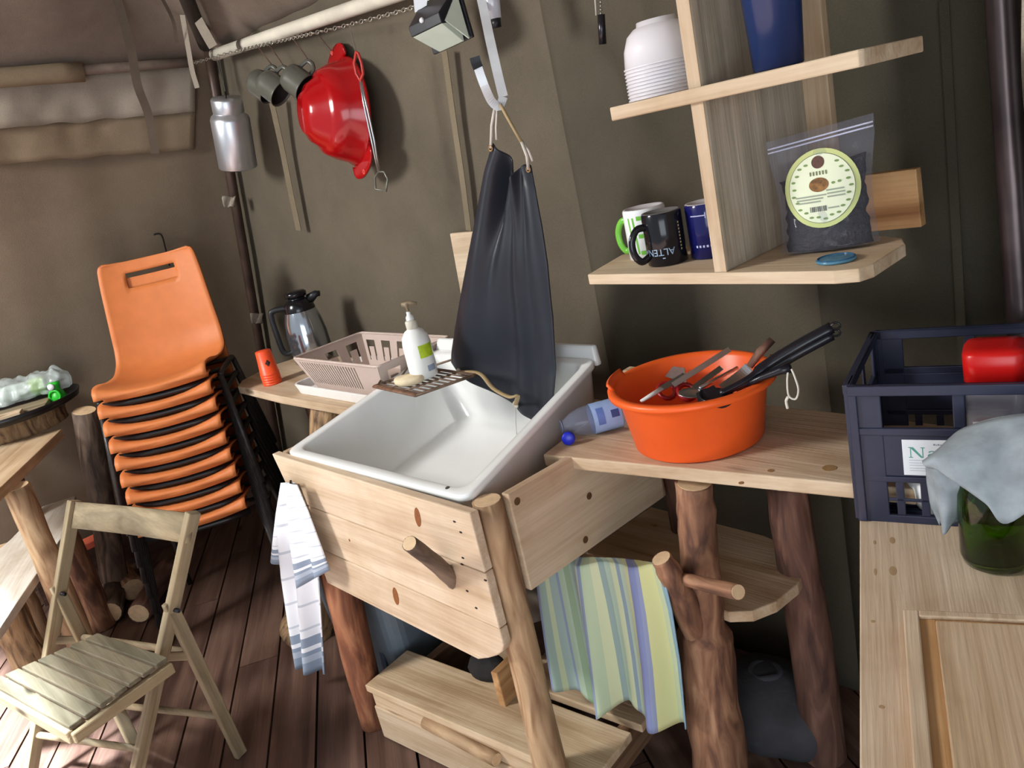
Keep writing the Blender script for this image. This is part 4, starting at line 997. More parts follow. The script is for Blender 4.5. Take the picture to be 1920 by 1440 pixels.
# white J hook and the black apron
hk = thing('metal_hook', at(938, 190, y=1.30)[:], 'white coated flat metal hook carrying the black apron', 'hook')
hp = [at(888, -60, y=1.40), at(903, 0, y=1.40), at(920, 80, y=1.33), at(936, 150, y=1.31), at(944, 182, y=1.30)]
ribbon('shank', hp, 0.021, plain('hook_white', (206, 210, 214), 0.35, metal=0.2), parent=hk, wdir=(0.66, -0.74, 0.1), thick=0.004, cat=None)
hp2 = [at(944, 182, y=1.30), at(936, 199, y=1.285), at(922, 190, y=1.27), at(908, 160, y=1.255), at(896, 126, y=1.25)]
ribbon('tip_arm', hp2, 0.019, plain('hook_white', (206, 210, 214), 0.35), parent=hk, wdir=(0.66, -0.74, 0.1), thick=0.004, cat=None)
ribbon('black_tip', [at(897, 128, y=1.25), at(893, 118, y=1.25), at(890, 107, y=1.25)], 0.022, BLACKP, parent=hk, wdir=(0.66, -0.74, 0.1), thick=0.006, cat=None)
# clip torch next to the hook
tk = thing('small_torch', at(930, 20, y=1.42)[:], 'small clear and black torch hanging behind the white hook', 'torch')
a = at(918, -20, y=1.42); c = at(929, 35, y=1.42); e = at(932, 52, y=1.42)
MB().tube([a, c], [0.022, 0.014], 14).build('clear_body', film('clear_grey', (214, 216, 226), 0.35), tk, smooth=True)
MB().tube([c, e], [0.012, 0.011], 14).build('black_cap', BLACKP, tk, smooth=True)
# dark stick on a beaded cord right of the apron
dk = thing('hanging_stick', at(1129, 50, y=1.48)[:], 'short dark metal stick hanging on a beaded cord right of the apron', 'stick')
MB().tube([at(1127, 27, y=1.48), at(1130, 83, y=1.48)], 0.0085, 12).build('stick', plain('gun_metal', (62, 60, 66), 0.25, metal=0.8), dk, smooth=True)
b = MB()
for k in range(14):
    p = at(1127 - 0.2 * k, 25 - 7 * k, y=1.48); b.lathe([(0, -0.003), (0.0026, -0.0015), (0.0026, 0.0015), (0, 0.003)], 8, Matrix.Translation(p))
b.build('beaded_cord', WIRE, dk, smooth=True)
MB().tube([at(1118, 29, y=1.485), at(1112, -60, y=1.485)], 0.002, 6).build('string', plain('pale_string', (190, 186, 174), 0.7), dk, smooth=True)

RUB = plain('black_rubber', (33, 36, 45), 0.42, var=0.12, scale=8, spec=0.45)
ap = thing('apron', at(960, 500, y=1.30)[:], 'long black rubber apron hanging from the white hook above the sink', 'apron')
YA = 1.29
Lp = [at(926, 268, y=YA), at(914, 320, y=YA), at(902, 400, y=YA), at(890, 470, y=YA), at(878, 550, y=YA), at(867, 640, y=YA), at(864, 664, y=YA)]
Rp = [at(1000, 308, y=YA + 0.02), at(1014, 350, y=YA + 0.02), at(1030, 420, y=YA + 0.02), at(1044, 490, y=YA + 0.02), at(1056, 580, y=YA + 0.02), at(1060, 660, y=YA + 0.01), at(1056, 700, y=YA)]
nuA, nvA = 60, 60
def apf(u, v):
    p = lerp_path(Lp, v).lerp(lerp_path(Rp, v), u)
    # neck scoop at the top and pointed lower corner at the bottom
    top_dip = 0.055 * math.exp(-((u - 0.52) / 0.22) ** 2) * max(0, 1 - v / 0.28)
    tip = 0.0
    if v > 0.6:
        k = (v - 0.6) / 0.4
        tip = k * (0.010 + 0.122 * min(u / 0.78, 1.0) - 0.085 * max(0, (u - 0.78) / 0.22))
    f = 0.030 * math.sin(u * 7.5 + 0.4) * (0.25 + 0.75 * v) * (1 - 0.35 * v) + 0.055 * math.exp(-((u - 0.30) / 0.10) ** 2) * math.exp(-((v - 0.25) / 0.32) ** 2) * -1 + 0.035 * math.exp(-((u - 0.66) / 0.07) ** 2) * (1 - v * 0.7) + 0.012 * noise.noise(V((u * 4, v * 3, 1)))
    return p + V((0, -f - 0.02 * math.sin(PI * u) - 0.03 * v, -top_dip - tip))
b = MB(); b.grid(apf, nuA, nvA); b.build('apron_sheet', RUB, ap, smooth=True, solid=0.003)
STR = plain('apron_strap', (196, 188, 178), 0.7); STRY = plain('apron_cord_tan', (164, 142, 104), 0.7)
tl = apf(0.04, 0.02) + V((0, -0.006, 0)); tr_ = apf(0.97, 0.03) + V((0, -0.006, 0)); hkp = at(938, 196, y=1.285)
MB().tube([tl, at(922, 235, y=1.285), at(928, 200, y=1.285)], 0.0035, 6).build('neck_strap', STR, ap, smooth=True)
MB().tube([at(931, 262, y=1.285), at(930, 240, y=1.285), at(932, 202, y=1.285)], 0.0025, 6).build('neck_strap', STR, ap, smooth=True)
MB().tube([hkp, at(958, 232, y=1.285), at(978, 267, y=1.285)], 0.0038, 6).build('tan_cord', STRY, ap, smooth=True)
MB().tube([at(978, 266, y=1.285), at(988, 292, y=1.285), tr_], 0.0038, 6).build('neck_strap', STR, ap, smooth=True)
MB().tube([at(980, 266, y=1.29), at(992, 284, y=1.29), at(999, 302, y=1.29)], 0.003, 6).build('neck_strap', STR, ap, smooth=True)
for p in (tl, tr_): MB().tube([p + V((0.006 * math.cos(k * PI / 5), -0.001, 0.006 * math.sin(k * PI / 5))) for k in range(10)], 0.0022, 5, closed=True).build('eyelet', plain('brass', (150, 120, 84), 0.4, metal=0.7), ap, smooth=True)
t0 = apf(0.16, 0.985) + V((0, -0.008, 0.012)); t1 = apf(0.62, 0.985) + V((0, -0.008, 0.010))
MB().tube(spline([t0, at(899, 700, y=1.20), at(925, 728, y=1.19), at(955, 744, y=1.19), at(970, 742, y=1.19), t1], 5), 0.0065, 8, flat=0.5).build('waist_strap', STRY, ap, smooth=True)
for p in (t0, t1): MB().lathe([(0, 0.004), (0.008, 0.003), (0.010, 0), (0, 0)], 12, frame(p, (1, 0, 0), (0, -1, 0))).build('stud', STR, ap, smooth=True)
MB().tube([t1, t1 + V((-0.004, -0.01, -0.05)), t1 + V((-0.012, -0.012, -0.10))], 0.0012, 5).build('loose_thread', STR, ap, smooth=True)
# plywood offcut behind the apron
q = [at(846, 437, y=1.582), at(905, 432, y=1.582), at(905, 600, y=1.582), at(874, 592, y=1.582)]
cq = q[0].lerp(q[2], 0.5); M = frame(cq, (1, 0, 0), (0, -1, 0)); inv = M.inverted()
o = poly_board('plywood_board', None, [tuple((inv @ p)[:2]) for p in reversed(q)], 0.014, M, 'pale', 'X'); tag(o, 'tapered pale plywood board hung on the back wall behind the apron', 'board')

# ================================================================ WALL SHELF
ws = thing('wall_shelf', (-0.78, 1.25, 1.2), 'rough pine wall shelf with two crossing boards above the orange bowl', 'shelf')
low = [(-1.047, 1.122), (-0.545, 1.092), (-0.512, 1.100), (-0.502, 1.125), (-0.505, 1.245), (-0.525, 1.285), (-0.575, 1.315), (-1.055, 1.33), (-1.085, 1.30), (-1.090, 1.28)]
cx, cy = -0.79, 1.21
poly_board('lower_board', ws, [(x - cx, y - cy) for x, y in low], 0.020, Matrix.Translation((cx, cy, 1.21)), 'pine', 'X', 0.002)
poly_board('upright_board', ws, [(-0.155, -0.42), (0.155, -0.42), (0.155, 0.42), (-0.155, 0.42)], 0.0225, frame((-0.742, 1.265, 1.64), (0, 1, 0), (1, 0, 0)), 'grey', 'Y', 0.002)
poly_board('front_edging', ws, [(-0.0112, -0.42), (0.0112, -0.42), (0.0112, 0.42), (-0.0112, 0.42)], 0.003, frame((-0.742, 1.1085, 1.64), (1, 0, 0), (0, -1, 0)), 'pine', 'Y', 0.0005)
poly_board('back_batten', ws, [(-0.036, -0.42), (0.036, -0.42), (0.036, 0.42), (-0.036, 0.42)], 0.022, frame((-0.722, 1.432, 1.64), (1, 0, 0), (0, -1, 0)), 'dirty', 'Y', 0.002)
poly_board('back_plank', ws, [(-0.085, -0.052), (0.085, -0.048), (0.082, 0.052), (-0.085, 0.05)], 0.022, frame((-0.642, 1.456, 1.250), (1, 0, 0), (0, -1, 0)), 'warm', 'X', 0.002)
up = [(-0.906, 1.100), (-0.485, 1.094), (-0.48, 1.10), (-0.482, 1.30), (-0.90, 1.31), (-0.912, 1.11)]
cx, cy = -0.70, 1.20
poly_board('upper_board', ws, [(x - cx, y - cy) for x, y in up], 0.022, Matrix.Translation((cx, cy, 1.498)), 'pine', 'X', 0.002)

# bowls
POR = plain('white_porcelain', (222, 218, 222), 0.22, var=0.02)
prof = [(0.064, 0.0), (0.0655, 0.001), (0.065, 0.003), (0.0632, 0.004), (0.0605, 0.03), (0.052, 0.052), (0.040, 0.062), (0.034, 0.064), (0.033, 0.071), (0.031, 0.071), (0.030, 0.065), (0, 0.065), (0, 0.061), (0.034, 0.060), (0.049, 0.049), (0.0578, 0.029), (0.0612, 0.003), (0.064, 0.0)]
bo = MB().lathe(prof, 40).build('porcelain_bowl', POR, None, smooth=True)
ordn = ['lowest', 'second lowest', 'third lowest', 'fourth lowest', 'fifth lowest', 'fifth from top', 'fourth from top', 'third from top', 'second from top']
for i in range(10):
    o = bo if i == 0 else bo.copy()
    if i: C.objects.link(o)
    o.location = (-0.864, 1.205, 1.5095 + 0.0056 * i)
    tag(o, 'topmost white bowl of the upside down stack on the upper shelf' if i == 9 else 'white bowl in the upside down stack on the upper shelf, %s' % ordn[i], 'bowl', 'stack of white bowls')
# blue beaker
bk = thing('blue_beaker', (-0.650, 1.195, 1.5095), 'tall dark blue plastic beaker on the upper shelf', 'beaker')
BLUE = plain('blue_plastic', (34, 50, 92), 0.2, var=0.05)
MB().lathe([(0, 0.0), (0.034, 0.0), (0.037, 0.003), (0.047, 0.175), (0.0495, 0.178), (0.0495, 0.183), (0.0465, 0.183), (0.0445, 0.176), (0.035, 0.005), (0, 0.004)], 36).build('body', BLUE, bk, smooth=True, local=True)
MB().tube([V((0.049 * math.cos(k * PI / 18), 0.049 * math.sin(k * PI / 18), 0.180)) for k in range(36)], 0.0022, 6, closed=True).build('rim', BLUE, bk, smooth=True, local=True)

# mugs, all upside down
def mug(c, r, h, mat, base_mat, hmat, hang, label):
    o = thing('mug', (c[0], c[1], 1.2205), label, 'mug', 'upside down mugs on the lower shelf')
    MB().lathe([(r - 0.003, 0.0), (r, 0.002), (r, h - 0.004), (r - 0.0015, h - 0.001)], 40).build('body', mat, o, smooth=True, local=True)
    MB().lathe([(r - 0.0015, h - 0.001), (r - 0.003, h), (r - 0.006, h), (r - 0.008, h - 0.003), (0, h - 0.003)], 40).build('foot', base_mat, o, smooth=True, local=True)
    MB().lathe([(r - 0.003, 0.0), (r - 0.004, 0.003), (r - 0.004, h - 0.008), (0, h - 0.008)], 32).build('lining', base_mat, o, smooth=True, local=True)
    dv = V((math.cos(hang), math.sin(hang), 0)); z = V((0, 0, 1))
    MB().tube(spline([dv * (r - 0.002) + z * h * 0.20, dv * (r + 0.014) + z * h * 0.14, dv * (r + 0.026) + z * h * 0.30, dv * (r + 0.027) + z * h * 0.55, dv * (r + 0.015) + z * h * 0.75, dv * (r - 0.002) + z * h * 0.76], 5), 0.0052, 10, flat=1.3).build('handle', hmat, o, smooth=True, local=True)
    return o
BLK = plain('black_glaze', (20, 20, 26), 0.14); GREYB = plain('grey_base', (108, 106, 106), 0.6); WGL = plain('white_glaze', (232, 236, 236), 0.16, var=0.02); GRN = plain('green_glaze', (112, 184, 66), 0.18)
NAVY = plain('navy_glaze', (22, 24, 84), 0.14); PALEB = plain('pale_base', (196, 192, 196), 0.6)
LEFT = math.atan2(-0.706, -0.675)
mb = mug((-0.905, 1.190), 0.0365, 0.096, BLK, GREYB, BLK, LEFT + 0.25, 'black mug with blue grey lettering standing upside down on the shelf')
mw = mug((-0.990, 1.250), 0.0410, 0.098, WGL, PALEB, GRN, LEFT - 0.75, 'white mug with green letters and green handle standing behind the black mug')
mn = mug((-0.838, 1.236), 0.0395, 0.098, NAVY, PALEB, NAVY, math.radians(60), 'navy blue mug with a pale base beside the upright board')
def wrap_text(parent, txt, size, r, a0, z0, mat, name, flip=True):
    vs, fs = text_poly(txt, size); b = MB(); s = -1 if flip else 1
    b.add([V((r * math.cos(a0 + s * x / r), r * math.sin(a0 + s * x / r), z0 + s * y)) for x, y, _ in vs], fs)
    return b.build(name, mat, parent, local=True, recalc=False)
fa = math.atan2(-1.190, 0.905)
INK = plain('pale_blue_ink', (150, 172, 196), 0.5)
wrap_text(mb, 'ALTENA', 0.0178, 0.0368, fa + 0.42, 0.0325, INK, 'lettering')
patch(mb, 0.0368, fa - 0.235, fa - 0.10, 0.0145, 0.0165, INK, 'macron')
for k in range(9): patch(mb, 0.0368, fa + 0.78, fa + 0.86, 0.024 + 0.006 * k, 0.0275 + 0.006 * k, plain('gold_ink', (168, 150, 112), 0.5), 'small_print', 2)
# green letters of the white mug, upside down: an E and the two strokes of its neighbour
wa = math.atan2(-1.25, 0.99); rw = 0.0413
for z0_ in (0.012, 0.044, 0.078): patch(mw, rw, wa - 0.42, wa + 0.10, z0_, z0_ + 0.008, GRN, 'letter_bar')
patch(mw, rw, wa + 0.02, wa + 0.20, 0.012, 0.086, GRN, 'letter_stem')
for k in (0, 1):
    b = MB(); b.grid(lambda u, v: V((rw * math.cos(wa - 0.92 + 0.25 * k + 0.10 * u + 0.10 * (1 - v)), rw * math.sin(wa - 0.92 + 0.25 * k + 0.10 * u + 0.10 * (1 - v)), 0.014 + 0.070 * v)), 3, 6); b.build('letter_stroke', GRN, mw, smooth=True, local=True)
na = math.atan2(-1.236, 0.838); rn_ = 0.0398; INKW = plain('white_ink', (176, 178, 214), 0.5)
patch(mn, rn_, na - 0.85, na - 0.15, 0.0775, 0.0795, INKW, 'line_print'); patch(mn, rn_, na - 0.15, na - 0.11, 0.0735, 0.0835, INKW, 'line_end')
for k in range(5): patch(mn, rn_, na - 0.75 + 0.17 * k, na - 0.66 + 0.17 * k, 0.022, 0.026, INKW, 'small_print', 2)

# bag of dried fruit with a round label
bgM = frame((-0.614, 1.226, 1.2205), (0.95, 0.31, 0), (-0.03, 0.06, 1))
bg = thing('food_bag', (0, 0, 0), 'clear zip bag of dark dried food with an oval cream label', 'bag'); bg.matrix_basis = bgM
WB, HB = 0.150, 0.190
def bagw(v): return WB * (1.0 - 0.10 * math.sin(PI * min(v / 0.85, 1)) + 0.06 * v)
def bagt(v): return 0.030 * (1 - v) ** 0.5 + 0.0015 if v < 1 else 0.0015
def bags(side, inset=0.0, vmax=1.0):
    def f(u, v):
        v2 = v * vmax; e = 2 * u - 1; w = bagw(v2) / 2 - inset
        th = (bagt(v2) - inset) * max(0.0, 1 - abs(e) ** 3) + 0.0008
        n_ = 0.009 * noise.noise(V((u * 5, v2 * 7, side * 3)))
        return V((e * w, side * (th + n_ * (1 - abs(e))), v2 * HB - 0.0 + (0.004 if v2 == 0 else 0) + 0.006 * e * v2))
    return f
FILM = film('zip_film', (150, 152, 166), 0.88)
for s_, nm in ((-1, 'front_film'), (1, 'back_film')):
    b = MB(); b.grid(bags(s_), 32, 36); b.build(nm, FILM, bg, smooth=True, local=True)
b = MB()
def cont(u, v):
    th = 2 * PI * u; z = 0.005 + v * 0.125; w = bagw(z / HB) / 2 - 0.008; t = max(0.004, (bagt(z / HB) - 0.004)) * (1.0 if v < 0.97 else 0.3)
    k = 1 + 0.10 * noise.noise(V((math.cos(th) * 3, math.sin(th) * 3, v * 9)))
    return V((w * math.cos(th) * k * 0.97, t * 0.86 * math.sin(th) * k, z + 0.012 * math.cos(th) * v * (1 if v > 0.9 else 0.4)))
b.grid(cont, 40, 24, closeu=True)
b.add([cont(i / 40, 1.0) for i in range(40)], [list(range(40))]); b.add([cont(i / 40, 0.0) for i in range(40)], [list(range(40))])
tag(b.build('dried_food', plain('dark_dried_food', (30, 21, 20), 0.5, var=0.7, scale=160, bmp=0.006), bg, smooth=True, local=True), kind='stuff')
for z_ in (HB - 0.012, HB - 0.018): MB().tube([V((-0.078 + 0.156 * k / 8, -0.003, z_ + 0.006 * (k / 4 - 1))) for k in range(9)], 0.0014, 6).build('zip_line', plain('zip_white', (214, 216, 236), 0.3), bg, smooth=True, local=True)
# label
LC = (0.0, 0.100)
def lab(a, bb, rx, rz, d, mat, name, cx=0.0, cz=0.0, n=40):
    """flat oval on the front film"""
    b = MB(); pts = [V((LC[0] + cx + rx * math.cos(2 * PI * k / n), 0, LC[1] + cz + rz * math.sin(2 * PI * k / n))) for k in range(n)]
    def lift(p):
        u = 0.5 + p.x / bagw(p.z / HB); e = 2 * u - 1
        th = bagt(p.z / HB) * max(0.0, 1 - abs(e) ** 3); return V((p.x, -th - 0.0035 - d, p.z))
    c0 = lift(V((LC[0] + cx, 0, LC[1] + cz)))
    rings = [[lift(V((LC[0] + cx + (p.x - LC[0] - cx) * t, 0, LC[1] + cz + (p.z - LC[1] - cz) * t))) for p in pts] for t in (1.0, 0.75, 0.5, 0.25, 0.02)]
    b.loops(rings, cap1=True); return b.build(name, mat, bg, smooth=True, local=True)
lab(0, 0, 0.0560, 0.0600, 0.0, plain('label_green', (196, 204, 134), 0.5, var=0.03), 'label_border'); lab(0, 0, 0.0490, 0.0530, 0.0004, plain('label_line', (84, 96, 70), 0.5), 'label_line'); lab(0, 0, 0.0482, 0.0522, 0.0008, plain('label_cream', (226, 232, 202), 0.5, var=0.02), 'label_face')
lab(0, 0, 0.0095, 0.0095, 0.0012, plain('emblem_brown', (92, 62, 50), 0.5, var=0.3, scale=200), 'emblem', -0.002, 0.040); lab(0, 0, 0.0145, 0.0108, 0.0012, plain('photo_brown', (132, 92, 48), 0.4, var=0.5, scale=140), 'food_picture', -0.003, 0.006)
GR2 = plain('sprig_green', (120, 146, 84), 0.6); TXT = plain('print_grey', (150, 160, 140), 0.6)
for k in range(26):
    a = math.radians(120 + 14 * k) if k < 22 else 0
    if k >= 22: continue
    if 60 < math.degrees(a) % 360 < 110: continue
    rr = 0.0405 + 0.0025 * (k % 2)
    lab(0, 0, 0.0036, 0.0018, 0.0012, GR2, 'sprig', rr * math.cos(a), rr * 1.08 * math.sin(a), 8)
lab(0, 0, 0.003, 0.002, 0.0012, GR2, 'sprig', 0.018, 0.006, 8); lab(0, 0, 0.003, 0.002, 0.0012, GR2, 'sprig', 0.027, 0.007, 8)
def labbar(cx, cz, w, h, mat, nm='print_line'):
    b = MB(); b.grid(lambda u, v: V((LC[0] + cx + w * (u - 0.5), -(bagt((LC[1] + cz) / HB) * max(0, 1 - abs(2 * (cx + w * (u - 0.5)) / bagw(0.5)) ** 3)) - 0.0050, LC[1] + cz + h * (v - 0.5))), 6, 1); b.build(nm, mat, bg, local=True)
for i, (cx_, cz_, w_) in enumerate(((-0.016, -0.010, 0.046), (-0.018, -0.0145, 0.040), (-0.019, -0.019, 0.034), (0.020, -0.004, 0.026), (0.021, -0.009, 0.026), (0.021, -0.014, 0.026), (0.016, -0.031, 0.016))): labbar(cx_, cz_, w_, 0.0022, TXT)
for k in range(9): labbar(-0.018 + 0.0028 * k, -0.0305, 0.0012 + 0.0006 * (k % 3), 0.008, plain('bar_dark', (96, 100, 96), 0.6), 'barcode_bar')
for k in range(6): labbar(-0.014 + 0.0046 * k, 0.0235, 0.0024, 0.006, plain('name_green', (112, 120, 80), 0.6), 'name_print')
# blue glass coaster
co2 = thing('glass_coaster', (-0.568, 1.150, 1.2205), 'small blue glass disc lying on the lower shelf before the bag', 'coaster')
MB().lathe([(0, 0.0), (0.027, 0.0), (0.029, 0.002), (0.029, 0.004), (0.026, 0.005), (0, 0.0045)], 28).build('disc', plain('blue_glass', (88, 136, 160), 0.15, var=0.25, scale=60), co2, smooth=True, local=True)
MB().tube([V((0.0265 * math.cos(k * PI / 14), 0.0265 * math.sin(k * PI / 14), 0.005)) for k in range(28)], 0.0014, 5, closed=True).build('rim', plain('blue_rim', (40, 92, 130), 0.2), co2, smooth=True, local=True)

# ================================================================ RIGHT TABLE with the orange bowl
rt = thing('log_bench_table', (-0.9, 1.25, 0), 'rough plank table on forked log legs carrying the orange bowl', 'table')
q = [(-1.20, 1.045), (-1.17, 1.048), (-0.48, 1.155), (-0.48, 1.405), (-0.83, 1.415), (-1.16, 1.425), (-1.225, 1.20)]
cx, cy = -0.85, 1.23
poly_board('tabletop', rt, [(x - cx, y - cy) for x, y in q], 0.028, Matrix.Translation((cx, cy, 0.836)), 'pine')
fl1 = log('front_leg', rt, [at(1368, 1620, y=1.13), at(1352, 1440, y=1.13), at(1326, 1240, y=1.13), at(1316, 1130, y=1.13), at(1308, 1000, y=1.13), at(1302, 905, y=1.13)], [0.062, 0.064, 0.056, 0.043, 0.038, 0.036], 'brown', n=18, seed=51, rough=0.14)
log('back_leg', rt, [at(1556, 1440 + 60, y=1.36), at(1520, 1200, y=1.36), at(1490, 1020, y=1.36), at(1474, 905, y=1.36)], [0.050, 0.042], 'dark', n=16, seed=52, rough=0.08)
log('fork_branch', rt, [at(1330, 1235, y=1.145), at(1290, 1145, y=1.09), at(1262, 1085, y=1.060), at(1240, 1047, y=1.045)], [0.034, 0.030, 0.025, 0.021], 'brown', n=14, seed=53, rough=0.08)
log('peg', rt, [at(1282, 1086, y=1.09), at(1300, 1090, y=1.05), at(1340, 1100, y=1.03), at(1384, 1110, y=1.005)], [0.013, 0.0145], 'brown', n=12, seed=54, rough=0.06)
log('back_leg', rt, [(-1.14, 1.40, 0), (-1.14, 1.40, 0.822)], [0.04, 0.035], 'dark', seed=57)
# lower shelf with rounded end
q = [(-1.30, 1.20), (-0.93, 1.155), (-0.865, 1.150), (-0.825, 1.175), (-0.80, 1.225), (-0.792, 1.30), (-0.805, 1.37), (-0.86, 1.42), (-0.95, 1.445), (-1.29, 1.455)]
cx, cy = -1.05, 1.30
poly_board('lower_shelf', rt, [(x - cx, y - cy) for x, y in q], 0.026, Matrix.Translation((cx, cy, 0.487)), 'dirty')
for px, py, s in ((1555, 877, 0.012), (1445, 882, 0.006), (1390, 905, 0.005)):
    p = at(px, py, z=0.8507); MB().lathe([(0, 0.0002), (s, 0.0), (s, -0.001), (0, -0.001)], 14, Matrix.Translation(p)).build('knot', plain('knot_tan', (150, 118, 78), 0.7, var=0.2, scale=150), rt)
for px, py in ((1226, 985), (1030, 1018)):
    p = at(px, py, z=0.5007); MB().lathe([(0, 0.0002), (0.007, 0.0), (0.007, -0.001), (0, -0.001)], 14, Matrix.Translation(p), 1.6, 0.8).build('knot', plain('knot_tan', (150, 118, 78), 0.7), rt)

# towel rail and the striped towel
ta = at(1000, 1036, y=1.045); tb_ = at(1246, 1064, y=1.055)
rl = MB().tube([ta - (tb_ - ta) * 0.15, tb_], 0.009, 10).build('towel_rail', bark('peeled'), None, smooth=True); tag(rl, 'thin round stick carrying the striped towel between sink stand and forked leg', 'rail')
cols = [(206, 214, 168), (150, 176, 158), (122, 150, 176), (176, 198, 180), (132, 160, 128), (206, 216, 178), (226, 226, 150), (120, 138, 190), (150, 180, 176), (196, 212, 190), (108, 132, 110), (186, 204, 196), (222, 224, 160), (140, 160, 200)]
seq = [(0.0, (136, 152, 186)), (0.035, (160, 186, 178)), (0.075, (196, 210, 176)), (0.10, (160, 182, 178)), (0.15, (142, 160, 184)), (0.175, (172, 194, 172)), (0.23, (146, 170, 142)), (0.28, (160, 184, 172)), (0.33, (174, 194, 190)), (0.37, (204, 214, 210)), (0.395, (146, 162, 186)), (0.425, (190, 206, 174)), (0.48, (210, 216, 178)), (0.52, (152, 172, 168)), (0.56, (180, 202, 184)), (0.61, (208, 218, 182)), (0.66, (146, 166, 180)), (0.69, (190, 208, 188)), (0.735, (212, 218, 176)), (0.78, (138, 148, 190)), (0.83, (150, 160, 190)), (0.85, (216, 218, 158)), (0.92, (196, 208, 170)), (0.95, (140, 172, 190))]
STW = stripes('striped_towel', seq, 1.0001, 'X')
Lp = [at(1018, 1033, y=1.045), at(1009, 1042, y=1.03), at(1020, 1110, y=1.03), at(1036, 1200, y=1.03), at(1052, 1275, y=1.03)]
Rp = [at(1222, 1054, y=1.052), at(1238, 1064, y=1.035), at(1256, 1150, y=1.03), at(1270, 1250, y=1.03), at(1280, 1374, y=1.025)]
def tf(u, v):
    hem = 0
    return 0.004 + 0.023 * v ** 0.7 * math.sin(u * 17 + 0.8) + 0.012 * v * math.sin(u * 31 + 1) + 0.006 * math.sin(u * 6)
b = MB(); nu, nv = 72, 40
def towel(u, v):
    p = lerp_path(Lp, v).lerp(lerp_path(Rp, v), u)
    sag = -0.022 * math.sin(PI * u) * v - 0.030 * v ** 2 * math.exp(-((u - 0.32) / 0.10) ** 2) + 0.028 * v ** 2 * math.exp(-((u - 0.58) / 0.16) ** 2)
    return p + V((0, -tf(u, v), sag))
b.grid(towel, nu, nv); o = b.build('striped_towel', STW, None, smooth=True, recalc=False, solid=0.003); cloth_attr(o, nu, nv)
tag(o, 'green blue and yellow striped towel hanging beside the forked log leg', 'towel')

# orange bowl
obp = V((-0.925, 1.225, 0.8505))
ob = thing('washing_bowl', obp[:], 'bright orange plastic washing bowl full of kitchen utensils', 'bowl')
OB = plain('orange_plastic', (240, 98, 36), 0.38, var=0.03)
MB().lathe([(0, 0.0), (0.122, 0.0), (0.128, 0.004), (0.147, 0.120), (0.152, 0.124), (0.160, 0.126), (0.162, 0.119), (0.1645, 0.119), (0.1645, 0.128), (0.160, 0.131), (0.150, 0.131), (0.144, 0.124), (0.124, 0.006), (0, 0.005)], 56).build('body', OB, ob, smooth=True, local=True)
for a_ in (math.radians(205), math.radians(25)):
    b = MB()
    b.grid(lambda u, v: V(((0.150 + 0.012 * v) * math.cos(a_ + (u - 0.5) * 0.62), (0.150 + 0.012 * v) * math.sin(a_ + (u - 0.5) * 0.62), 0.126 + 0.018 * v)), 12, 2)
    b.build('grip', OB, ob, smooth=True, local=True, solid=0.006)
# utensils lying in the bowl
def P(px, py, y): return at(px, py, y=y)
def tool(name, label, o): return thing(name, o[:], label, 'utensil', 'utensils in the orange bowl')
# scissors with red finger rings
s0 = tool('scissors', 'scissors with two dark red finger rings in the orange bowl', P(1255, 735, 1.19))
REDD = plain('dark_red_plastic', (150, 26, 32), 0.3)
for cxp, cyp, y_ in ((1250, 733, 1.185), (1288, 735, 1.20)):
    c = P(cxp, cyp, y_); MB().tube([c + CR * (0.017 * math.cos(k * PI / 7)) + (CD * 0.7 - CF * 0.7).normalized() * (0.021 * math.sin(k * PI / 7)) for k in range(14)], 0.0048, 7, closed=True).build('finger_ring', REDD, s0, smooth=True)
for (a, c) in (((1262, 722), (1368, 655)), ((1300, 728), (1352, 690))):
    p0 = P(*a, 1.19); p1 = P(*c, 1.30)
    ribbon('blade', [p0, p0.lerp(p1, 0.5), p1], 0.011, STEEL, parent=s0, wdir=(0.5, -0.7, 0.5), thick=0.003, cat=None)
# white handled knife leaning over the left rim
k0 = tool('table_knife', 'white handled table knife leaning at the left rim of the orange bowl', P(1225, 735, 1.16))
MB().tube([P(1203, 752, 1.115), P(1240, 729, 1.17)], [0.005, 0.0065], 8, flat=0.6).build('handle', WHITEP, k0, smooth=True)
ribbon('blade', [P(1238, 730, 1.17), P(1262, 716, 1.21), P(1285, 702, 1.26)], 0.012, STEEL, parent=k0, wdir=(0.3, -0.8, 0.5), thick=0.002, cat=None)
k1 = tool('table_spoon', 'steel spoon lying behind the scissors in the orange bowl', P(1330, 720, 1.2))
MB().tube([P(1312, 728, 1.19), P(1345, 710, 1.25), P(1382, 690, 1.32)], 0.004, 7).build('stem', STEEL, k1, smooth=True)
MB().lathe([(0, -0.005), (0.014, -0.003), (0.020, 0.002), (0.019, 0.003), (0.013, -0.001), (0, -0.003)], 18, frame(P(1298, 738, 1.17), (CR - CD * 0.4), (CD * -0.8 - CF * 0.5)), 1.4, 0.9).build('spoon_bowl', STEEL, k1, smooth=True)
# glass measuring blade / clear scraper
k2 = tool('clear_scraper', 'grey see-through scraper standing at the back of the orange bowl', P(1270, 700, 1.28))
b = MB(); qs = [P(1247, 706, 1.29), P(1288, 720, 1.27), P(1284, 690, 1.30), P(1262, 687, 1.31)]
b.add(qs, [(0, 1, 2, 3)]); b.build('sheet', film('smoky_film', (120, 116, 112), 0.35), k2, solid=0.002)
